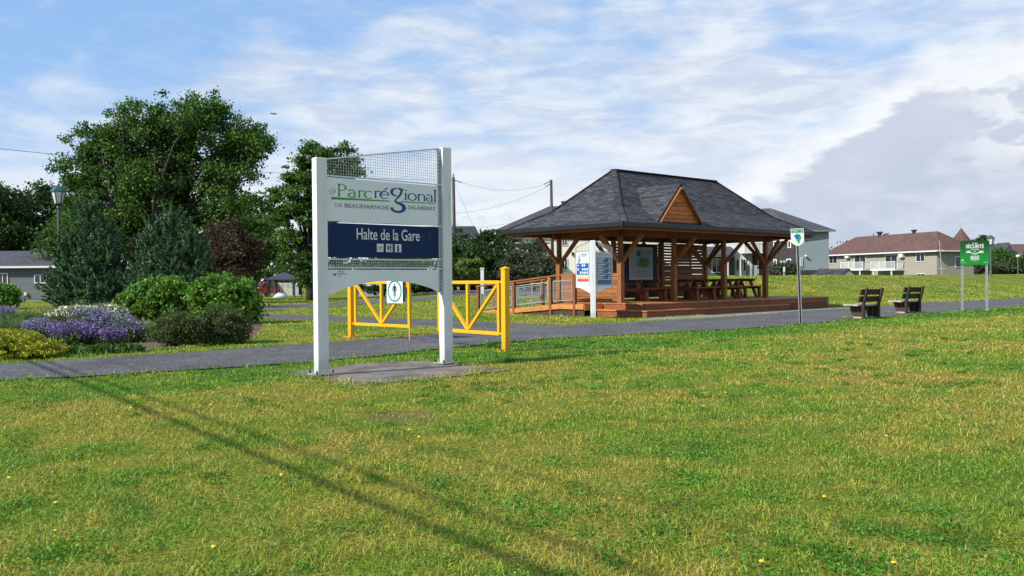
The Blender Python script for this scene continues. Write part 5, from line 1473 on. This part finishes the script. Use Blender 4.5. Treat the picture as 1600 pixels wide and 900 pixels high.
MB().box(w0(1169), w0(1174.5), -.3, -.01, 0, zz(398)).build('stone_pier', tiles('pale_stone', (.35, .34, .32), (.5, .48, .45), (.3, .3, .3), .5, .3, .02), H)
mb = MB().box(w0(1088), w0(1148), -2.5, -.01, zz(401.5), zz(399)); mb.build('porch_edge', m_trim, H)
mb = MB().add([(w0(1088), -2.8, zz(399)), (w0(1149), -2.8, zz(399)), (w0(1141), -.1, zz(385)), (w0(1092), -.1, zz(385))], [(0, 1, 2, 3)]); mb.build('porch_roof', sh_grey, H)
MB().box(w0(1100), w0(1146), -.6, -.02, 0, zz(402)).build('porch_wall', siding('dark_siding', (.06, .065, .075)), H)
window(H, w0(1110), w0(1126), zz(426), zz(404), y=-.61)
for px in (1128, 1147): MB().box(w0(px), w0(px + 1.6), -2.6, -2.48, 0, zz(401.5)).build('porch_post', m_trim, H)
MB().box(w0(1154.5), w0(1156), -3.2, -3.1, 0, zz(398)).build('porch_post', m_black, H)
mb = MB(); 
for k in range(6): mb.bar((w0(1163 + k * 1.8), -2.6, 0), (w0(1163 + k * 1.8), -2.6, zz(416)), .06, .03)
mb.bar((w0(1162), -2.6, zz(416)), (w0(1175), -2.6, zz(416)), .06, .06); mb.build('porch_railing', m_trim, H)

# grey-sided house with dark brick front, right of the shelter
Yb = 88; xc = XY(1243, Yb); z0 = TZ(xc, Yb) - .1
H = thing('house', 'two-storey house with grey side, dark brick front and hip roof', 'house', (xc, Yb, z0)); zz = lambda py: AT(1260, py, Yb)[2] - z0; w0 = lambda px: XY(px, Yb) - xc
ze = zz(360); Lx = w0(1297)
# brick front recedes to the left from the corner
dl = np.array([-.62, .78]); Lb = 3.5
c0 = np.array([0, 0]); c1 = np.array([Lx, .3]); c2 = c0 + dl * Lb; c3 = c1 + dl * Lb
mb = MB(); zf = zz(422)
mb.prism([(*c0, zf), (*c1, zf), (*c3, zf), (*c2, zf)], (0, 0, ze - zf)); mb.build('wall', siding('bluegrey_siding', (.19, .235, .25), .16), H)
mb = MB(); e_ = .05
mb.prism([(c0[0] - .0, c0[1] - e_, -.2), (c1[0] + e_, c1[1] - e_, -.2), (c3[0] + e_, c3[1], -.2), (c2[0] - e_, c2[1], -.2)], (0, 0, zf + .2 - .004)); mb.build('foundation', br_dark, H)
nl = np.array([-dl[1], dl[0]]) * 1.0
if nl[1] > 0: nl = -nl
mb = MB(); mb.prism([(*(c0 + nl * .12), 0), (*(c2 + nl * .12), 0), (*c2, 0), (*c0, 0)], (0, 0, ze - .01)); mb.build('brick_front', br_dark, H)
BF = lambda u_, off, z: (*(c0 + dl * u_ + nl * (.12 + off)), z)
for u0_, u1_, pa, pb in ((2.1, 2.5, 387, 375), (.4, .8, 387, 375), (2.1, 2.5, 420, 404), (.4, .95, 424, 404)):
    mb = MB(); mb.prism([BF(u0_, .05, zz(pa)), BF(u1_, .05, zz(pa)), BF(u1_, .05, zz(pb)), BF(u0_, .05, zz(pb))], tuple(-nl * .05) + (0,)); w_ = mb.build('window', m_trim, H)
    mb = MB(); mb.prism([BF(u0_ + .1, .07, zz(pa) + .1), BF(u1_ - .1, .07, zz(pa) + .1), BF(u1_ - .1, .07, zz(pb) - .1), BF(u0_ + .1, .07, zz(pb) - .1)], tuple(-nl * .018) + (0,)); mb.build('pane', m_glass, w_)
for pa in (372, 410):
    mb = MB(); q = BF(1.4, .02, zz(pa)); mb.box(q[0] - .3, q[0] + .3, q[1] - .5, q[1], zz(pa + 4), zz(pa - 3)); mb.build('air_conditioner', m_trim, H)
window(H, w0(1250.5), w0(1254), zz(416), zz(402), y=.0, muntin=False)
MB().lathe([(.14, zz(401)), (.16, zz(399.5)), (.05, zz(398.5))], 8, (w0(1259), -.08)).build('wall_vent', m_trim, H)
o_ = .5; cx_ = (c0 + c1 + c2 + c3) / 4
E_ = [c + (c - cx_) / np.linalg.norm(c - cx_) * o_ * 1.4 for c in (c0, c1, c3, c2)]
ap = np.array([w0(1219), 3.2]); rl = ap + np.array([-2.2, 1.2]); zt = zz(321)
mb = MB().add([(*E_[0], ze), (*E_[1], ze), (*E_[2], ze), (*E_[3], ze), (*ap, zt), (*rl, zt)], [(0, 1, 4), (1, 2, 4), (2, 3, 5, 4), (3, 0, 4, 5), (3, 2, 1, 0)])
rf = mb.build('roof', sh_grey, H); vent(rf, w0(1190.5), rl[1] - .3, zt - .3, .62)
mb = MB()
for a, b in zip(E_, E_[1:] + E_[:1]): mb.bar((*a, ze - .07), (*b, ze - .07), .05, .14)
mb.build('fascia', M('grey_trim', (.2, .21, .22), .5), rf)

# taupe bungalow with brown roof and two balconies
Yr = 100; xr = XY(1464, Yr); z0 = TZ(xr, Yr) - .2
an = math.atan2(-6.0, 12.5)                     # front wall runs back to the left
Yl = 119; xl = XY(1290, Yl); dv = np.array([xr - xl, Yr - Yl]); Lf = float(np.linalg.norm(dv)); an = math.atan2(dv[1], dv[0])
H = thing('bungalow', 'taupe bungalow with brown hip roof and two white balconies', 'house', (xl, Yl, z0), an)
def hu(px):      # position along the front wall for a pixel column
    k = (px - 800) / FPX; # ray x = k*y
    return float((k * Yl - xl) / (math.cos(an) - k * math.sin(an)))
def hz(px, py):
    u_ = hu(px); return AT(px, py, Yl + u_ * math.sin(an))[2] - z0
ze = hz(1464, 391); Dp = 5.4
m_taupe = siding('taupe_siding', (.27, .25, .205), .16)
MB().box(0, Lf, 0, Dp, 0, ze).build('wall', m_taupe, H)
rise = hz(1464, 360) - ze
rise = AT(1468, 360, 101.5)[2] - z0 - ze
rf = hip(H, 0, Lf, 0, Dp, ze, rise, 3.2, 3.4, mat=sh_brown, ov=.55)
vent(rf, hu(1370) - 2.6, Dp / 2, ze + rise - .15, .62); vent(rf, hu(1427) - 2.8, Dp / 2, ze + rise - .15, .55)
mb = MB()
for px, py in ((1312, 381), (1324, 376), (1357, 366)): mb.tube([(hu(px) - 2.2, Dp / 2, ze + .4), (hu(px) - 2.2, Dp / 2, hz(px, py - 3))], .06, 6)
mb.build('roof_pipes', m_black, rf)
window(H, hu(1296), hu(1309), hz(1300, 412), hz(1300, 399)); window(H, hu(1432), hu(1446), hz(1440, 409), hz(1440, 395.5))
window(H, hu(1433), hu(1446), hz(1440, 431), hz(1440, 427))
for a, b, bl, brr in ((1335.5, 1354, 1317, 1363), (1383.5, 1403.5, 1365.5, 1413.5)):
    zf = hz(a, 421)
    mb = MB().box(hu(a), hu(b), -.07, -.01, zf, hz(a, 398)); d_ = mb.build('patio_door', m_trim, H)
    xm = (hu(a) + hu(b)) / 2
    MB().box(hu(a) + .12, xm - .04, -.09, -.072, zf + .1, hz(a, 398) - .12).box(xm + .04, hu(b) - .12, -.09, -.072, zf + .1, hz(a, 398) - .12).build('pane', m_glass, d_)
    x0, x1 = hu(a) - .9, hu(b) + 1.1; dpt = 1.5
    bal = MB().box(x0, x1, -dpt, -.02, zf - .16, zf).build('balcony', m_trim, H)
    mb = MB()
    for k in np.arange(x0 + .03, x1, .13): mb.bar((k, -dpt + .04, zf), (k, -dpt + .04, zf + .92), .04, .03)
    for k in np.arange(-dpt + .1, -.1, .13): mb.bar((x1 - .04, k, zf), (x1 - .04, k, zf + .92), .03, .04); mb.bar((x0 + .04, k, zf), (x0 + .04, k, zf + .92), .03, .04)
    for h in (.08, .92): mb.bar((x0, -dpt + .04, zf + h), (x1, -dpt + .04, zf + h), .07, .06); mb.bar((x1 - .04, -dpt, zf + h), (x1 - .04, 0, zf + h), .07, .06); mb.bar((x0 + .04, -dpt, zf + h), (x0 + .04, 0, zf + h), .07, .06)
    for k in (x0 + .05, (x0 + x1) / 2 - .5, (x0 + x1) / 2 + .5, x1 - .05): mb.bar((k, -dpt + .03, zf), (k, -dpt + .03, zf + 1.0), .1, .1)
    mb.build('balcony_railing', m_trim, bal)
    for k in (x0 + .4, x1 - .7): MB().box(k - .07, k + .07, -dpt + .1, -dpt + .24, 0, zf - .165).build('balcony_post', m_trim, H)
    acx = hu(1411.5 if a > 1380 else 1327); MB().box(acx - .35, acx + .35, -.45, -.01, hz(a, 403), hz(a, 399 if a < 1380 else 396)).build('air_conditioner', m_trim, H)
# window in the right-hand end wall
mb = MB().box(Lf + .005, Lf + .06, 2.6, 3.5, ze - 2.0, ze - .7); w_ = mb.build('window', m_trim, H)
MB().box(Lf + .061, Lf + .07, 2.7, 3.4, ze - 1.9, ze - .8).build('pane', m_glass, w_)

def turret():
    px, Y = 1502, 107; x, b = XY(px, Y), z0; a = thing('turret', 'round turret with pointed brown roof behind the green sign', 'turret', (x, Y, b))
    hb = AT(px, 378, Y)[2] - b; ht = AT(px, 356, Y)[2] - b
    MB().lathe([(1.0, 0), (1.0, hb)], 12).build('wall', m_taupe, a); MB().lathe([(1.25, hb), (.55, hb + (ht - hb) * .55), (.02, ht)], 12).build('roof', sh_brown, a)
turret()
# small garden shed with gable
Y = 84; x = XY(1318, Y); z = TZ(x, Y)
H = thing('garden_shed', 'low blue-grey garden shed with dark gable roof below the balconies', 'shed', (x, Y, z)); w0 = lambda px: XY(px, Y) - x; zz = lambda py: AT(1318, py, Y)[2] - z
gy_ = siding('shed_siding', (.25, .30, .31)); ap = zz(419.5); le = zz(428.5)
of = (-2.0, 2.4, 0)
MB().prism([(w0(1315), 0, -.3), (w0(1336), 0, -.3), (w0(1336), 0, le), (w0(1325.5), 0, ap - .06), (w0(1315), 0, le)], of).build('wall', gy_, H)
MB().prism([(w0(1325.5), -.1, ap), (w0(1338), -.1, le - .08), (w0(1338), -.1, le - .16), (w0(1325.5), -.1, ap - .08)], of).prism([(w0(1325.5) - .002, -.1, ap), (w0(1325.5) - .002, -.1, ap - .08), (w0(1313), -.1, le - .16), (w0(1313), -.1, le - .08)], of).build('roof', m_shingle, H)
# two far houses at the right edge
Y = 118; x = XY(1550, Y); z = TZ(x, Y)
H = thing('house', 'distant blue-grey house with grey gabled roof at far right', 'house', (x, Y, z)); w0 = lambda px: XY(px, Y) - x; zz = lambda py: AT(1560, py, Y)[2] - z
MB().box(w0(1540), w0(1588), 0, 6, 0, zz(396)).build('wall', siding('slate_siding', (.10, .13, .15)), H)
hip(H, w0(1538), w0(1588), 0, 6, zz(396), zz(376) - zz(396), 2.5, mat=sh_grey, fasc=M('grey_trim', (.2, .21, .22)))
MB().prism([(w0(1566), -.8, zz(393)), (w0(1578), -.8, zz(393)), (w0(1572), -.8, zz(379))], (0, 3, 0)).build('gable', sh_grey, H)
window(H, w0(1579), w0(1584), zz(405), zz(397.5))
Y = 135; x = XY(1575, Y); z = TZ(x, Y)
H = thing('house', 'distant house with reddish roof at the right edge', 'house', (x, Y, z)); w0 = lambda px: XY(px, Y) - x; zz = lambda py: AT(1590, py, Y)[2] - z
MB().box(w0(1574), w0(1680), 0, 8, 0, zz(397)).build('wall', m_taupe, H); hip(H, w0(1574), w0(1680), 0, 8, zz(397), zz(380) - zz(397), .4, mat=sh_brown)
window(H, w0(1590), w0(1598), zz(412), zz(402))
# grey garage and fences between sign and shelter
Y = 90; x = XY(585, Y); z = TZ(x, Y)
H = thing('garage', 'low grey garage seen beneath the park sign panel', 'garage', (x, Y, z)); w0 = lambda px: XY(px, Y) - x; zz = lambda py: AT(600, py, Y)[2] - z
MB().box(w0(560), w0(632), 0, 6, 0, zz(444)).build('wall', siding('garage_siding', (.22, .25, .27)), H); hip(H, w0(560), w0(632), 0, 6, zz(444), 1.1, 1.5, mat=sh_grey); window(H, w0(590), w0(600), zz(458), zz(450))
Y = 60
def board_fence(name, label, pa, pb, top, Y, mat):
    x0, x1 = XY(pa, Y), XY(pb, Y); z = TZ(x0, Y); h = AT(pa, top, Y)[2] - z
    o = thing(name, label, 'fence', (x0, Y, z)); mb = WB()
    for k in np.arange(0, x1 - x0, .15): mb.box(k, k + .143, 0, .025, 0, h)
    mb.build('boards', mat, o); mb = WB()
    for k in np.arange(0, x1 - x0 + .1, 1.8): mb.box(k, k + .09, .03, .12, 0, h + .08)
    mb.build('posts', mat, o); return o
board_fence('board_fence', 'grey board fence behind the ramp and bushy tree', 790, 868, 431, 63, M('grey_fence', (.16, .165, .17), .8, .2))
Yf = 52; x = XY(753.5, Yf); z = TZ(x, Yf)
o = thing('gate_pillar', 'short white pillar beside the dark driveway', 'pillar', (x, Yf, z)); hh = AT(753, 420, Yf)[2] - z
MB().box(-.1, .1, -.1, .1, 0, hh).build('shaft', m_trim, o); MB().box(-.13, .13, -.13, .13, hh + .001, hh + .06).build('cap', m_trim, o)

# ================================================================== GAZEBO, CARS, BITS BEHIND
Y = 90; x = XY(444.5, Y); z = TZ(x, Y)
o = thing('garden_gazebo', 'dark soft-top garden gazebo on the far lawn left of the sign', 'gazebo', (x, Y, z)); hw = 23 * Y / FPX; ht = AT(444, 425, Y)[2] - z; he = AT(444, 435.5, Y)[2] - z
m_canvas = M('dark_canvas', (.035, .037, .055), .7, .1)
MB().add([(-hw, -hw, he), (hw, -hw, he), (hw, hw, he), (-hw, hw, he), (0, 0, ht), (-hw, -hw, he - .14), (hw, -hw, he - .14), (hw, hw, he - .14), (-hw, hw, he - .14)],
         [(0, 1, 4), (1, 2, 4), (2, 3, 4), (3, 0, 4), (5, 6, 1, 0), (6, 7, 2, 1), (7, 8, 3, 2), (8, 5, 0, 3)]).build('canopy', m_canvas, o)
for a in (-1, 1):
    for b in (-1, 1):
        c = (a * (hw - .12), b * (hw - .12)); MB().box(c[0] - .05, c[0] + .05, c[1] - .05, c[1] + .05, 0, he - .15).build('leg', m_black, o)
        MB().lathe([(.16, .2), (.12, he * .5), (.24, he - .16)], 8, (c[0] - a * .14, c[1] - b * .14)).build('curtain', m_canvas, o)
def lattice(label, pa, pb, top, Y):
    x0, x1 = XY(pa, Y), XY(pb, Y); z = TZ(x0, Y); h = AT(pa, top, Y)[2] - z
    o = thing('picket_fence', label, 'fence', (x0, Y, z)); mb = MB()
    for k in np.arange(0, x1 - x0, .14): mb.box(k, k + .07, 0, .03, .05, h)
    mb.build('pickets', m_trim, o); mb = MB()
    for zz_ in (.2, h - .15): mb.box(0, x1 - x0, .031, .07, zz_, zz_ + .08)
    mb.build('rails', m_trim, o)
lattice('white picket fence behind the garden gazebo', 428, 470, 442, 97)
m_rock = M('pale_tarp', (.42, .46, .52), .6, .15)
p_ = AT(438, 464, 84); r_ = np.random.default_rng(8)
mb = MB().lathe([(.75, 0), (.7, .18), (.5, .36), (.2, .45), (.03, .47)], 10); mb.v = [(a * (1 + .1 * r_.normal()), b * .7, c * (1 + .08 * r_.normal())) for a, b, c in mb.v]
o = mb.build('garden_boulder', m_rock, smooth=True); o.location = (p_[0], 84, TZ(p_[0], 84)); meta(o, 'pale grey boulder on the grass before the gazebo', 'boulder')

def car(label, px, Y, rz, col):
    x = XY(px, Y); z = TZ(x, Y); o = thing('parked_car', label, 'car', (x, Y, z), rz)
    pm = M('car_paint_' + label.split()[0], col, .25, .03, spec=.6)
    L, Wc = 4.4, 1.8
    prof = [(-2.2, .35), (-2.2, .8), (-2.1, .95), (-1.3, 1.02), (1.75, 1.05), (2.15, .98), (2.2, .6), (2.2, .35)]
    MB().prism([(a, -Wc / 2, b) for a, b in prof], (0, Wc, 0)).build('body', pm, o, bevel=.05)
    cab = [(-1.3, 1.02), (-.6, 1.55), (1.35, 1.58), (1.85, 1.06)]
    cb = MB().prism([(a, -Wc / 2 + .12, b) for a, b in cab], (0, Wc - .24, 0)).build('cabin', pm, o, bevel=.04)
    wn = [(-1.1, 1.06), (-.55, 1.48), (1.25, 1.5), (1.6, 1.08)]
    for s in (-1, 1): MB().prism([(a, s * (Wc / 2 - .115), b) for a, b in wn], (0, s * .01, 0)).build('window', m_glass, cb)
    MB().prism([(-1.32, -.7, 1.06), (-1.32, .7, 1.06), (-.67, .65, 1.52), (-.67, -.65, 1.52)], (-.03, 0, .02)).build('windscreen', m_glass, cb)
    for s in (-1, 1):
        MB().box(-2.23, -2.19, s * .6 - .2, s * .6 + .2, .68, .84).build('headlight', m_frost, o)
        for xx in (-1.35, 1.4):
            w = MB().tube([(xx, s * .72, .33), (xx, s * .92, .33)], .33, 16).build('wheel', m_black, o); MB().tube([(xx, s * .921, .33), (xx, s * .93, .33)], .2, 12).build('rim', m_galv, w)
    MB().box(-2.24, -2.205, -.85, .85, .36, .6).build('bumper', m_black, o)
car('red parked car half hidden by the dark gazebo', 411, 96, R_(62), (.42, .02, .015))
car('silver parked car beneath the right end of the sign panel', 682, 86, R_(20), (.45, .48, .52))

# bird, dandelions
c = AT(428, 178, 60)
mb = MB().lathe([(.01, -.12), (.05, -.03), (.045, .05), (.01, .14)], 6); bd = mb.build('bird_body_mesh', m_black)
bd.name = 'flying_bird'; bd.location = tuple(c); bd.rotation_euler = (R_(70), 0, R_(40)); meta(bd, 'tiny dark bird flying right of the huge tree', 'bird')
for s in (-1, 1): MB().add([(0, .0, .03), (s * .16, .06, .02), (s * .3, .02, -.05), (s * .14, .01, -.05), (0, 0, -.04)], [(0, 1, 3, 4), (1, 2, 3)]).build('wing', m_black, bd)
def dandelions():
    m_d = M('dandelion_yellow', (.75, .5, .01), .6, .1)
    spots = [(88, 793), (87, 836), (334, 865), (302, 636), (330, 638), (205, 644), (412, 620), (152, 652), (440, 750), (968, 785), (1288, 784), (1190, 888), (1396, 889), (1134, 618), (1385, 688), (640, 678), (655, 690), (15, 755), (1100, 640), (770, 546)]
    spots += [(522, 597), (530, 596), (538, 598), (545, 597), (490, 598), (533, 600)]
    first = None
    for i, (px, py) in enumerate(spots):
        p = G(px, py)
        if first is None:
            o = thing('dandelion', 'small yellow dandelion flower in the lawn', 'flower', (p[0], p[1], 0), 0, 'dandelions in the lawn')
            MB().tube([(0, 0, 0), (.004, 0, .045)], .002, 5).build('stalk', lf_herb, o)
            MB().lathe([(.004, .044), (.019, .05), (.015, .058), (.004, .061)], 10).build('bloom', m_d, o); first = o
        else:
            o = dup(first); o.location = (p[0], p[1], 0)
        k = .42 + .33 * rng.random(); o.scale = (k, k, k)
dandelions()
def weeds():
    r = np.random.default_rng(15)
    for i, (px, py, n, h, lb) in enumerate([(1300, 893, 420, .07, 'lush dark clover patch at the bottom edge of the lawn'), (1132, 800, 160, .06, 'small dark green weed tuft in the middle of the lawn'),
                                            (1470, 745, 90, .07, 'spiky weed tuft at the right of the lawn'), (950, 845, 200, .055, 'low clover patch left of the bottom clover'), (1530, 850, 260, .055, 'broad clover patch near the lower right corner'), (770, 786, 200, .05, 'clover patch beside the cable shadow'), (690, 815, 160, .05, 'small clover patch on the main shadow line')]):
        p = G(px, py); o = thing('clover_patch', lb, 'weeds', (p[0], p[1], 0))
        n = int(n * 1.6); cc = r.normal(0, .17, (12, 2)); k_ = r.integers(0, 12, n); q = np.stack([cc[k_, 0] + r.normal(0, .05, n), cc[k_, 1] * .9 + r.normal(0, .05, n), h * .5 * (.3 + .7 * r.random(n))], -1)
        quads_obj('leaves', leaf_quads(q, np.full(len(q), .016), r, .8, .6), leafmat('clover_leaves', (.045, .16, .012), (.11, .27, .025)), o)
weeds()
def lawn_weeds():
    r = np.random.default_rng(31); n = 520
    Y = 3.0 * np.exp(r.random(n) * math.log(16 / 3.)); X = (r.random(n) * 2 - 1) * (.6 * Y + .6); P = np.stack([X, Y], -1)
    k = np.ones(n, bool)
    for q in POLYS: k &= ~inside(P, q)
    P = P[k]; m = len(P); sp = .03 + .09 * r.random(m) ** 2; c = (25 + 170 * sp / .12).astype(int)
    i = np.repeat(np.arange(m), c); N = len(i)
    Q = np.stack([P[i, 0] + r.normal(0, 1, N) * sp[i], P[i, 1] + r.normal(0, 1, N) * sp[i], .006 + .028 * r.random(N)], -1)
    o = quads_obj('lawn_weeds', leaf_quads(Q, np.full(N, .016) * np.maximum(1, Q[:, 1] / 7), r, .6, .5), leafmat('weed_leaves', (.05, .16, .014), (.13, .29, .03), (.2, .3, .06)), rnd=r.random(N))
    meta(o, 'small broad-leaved weeds scattered through the lawn', 'weeds', kind='stuff')
lawn_weeds()
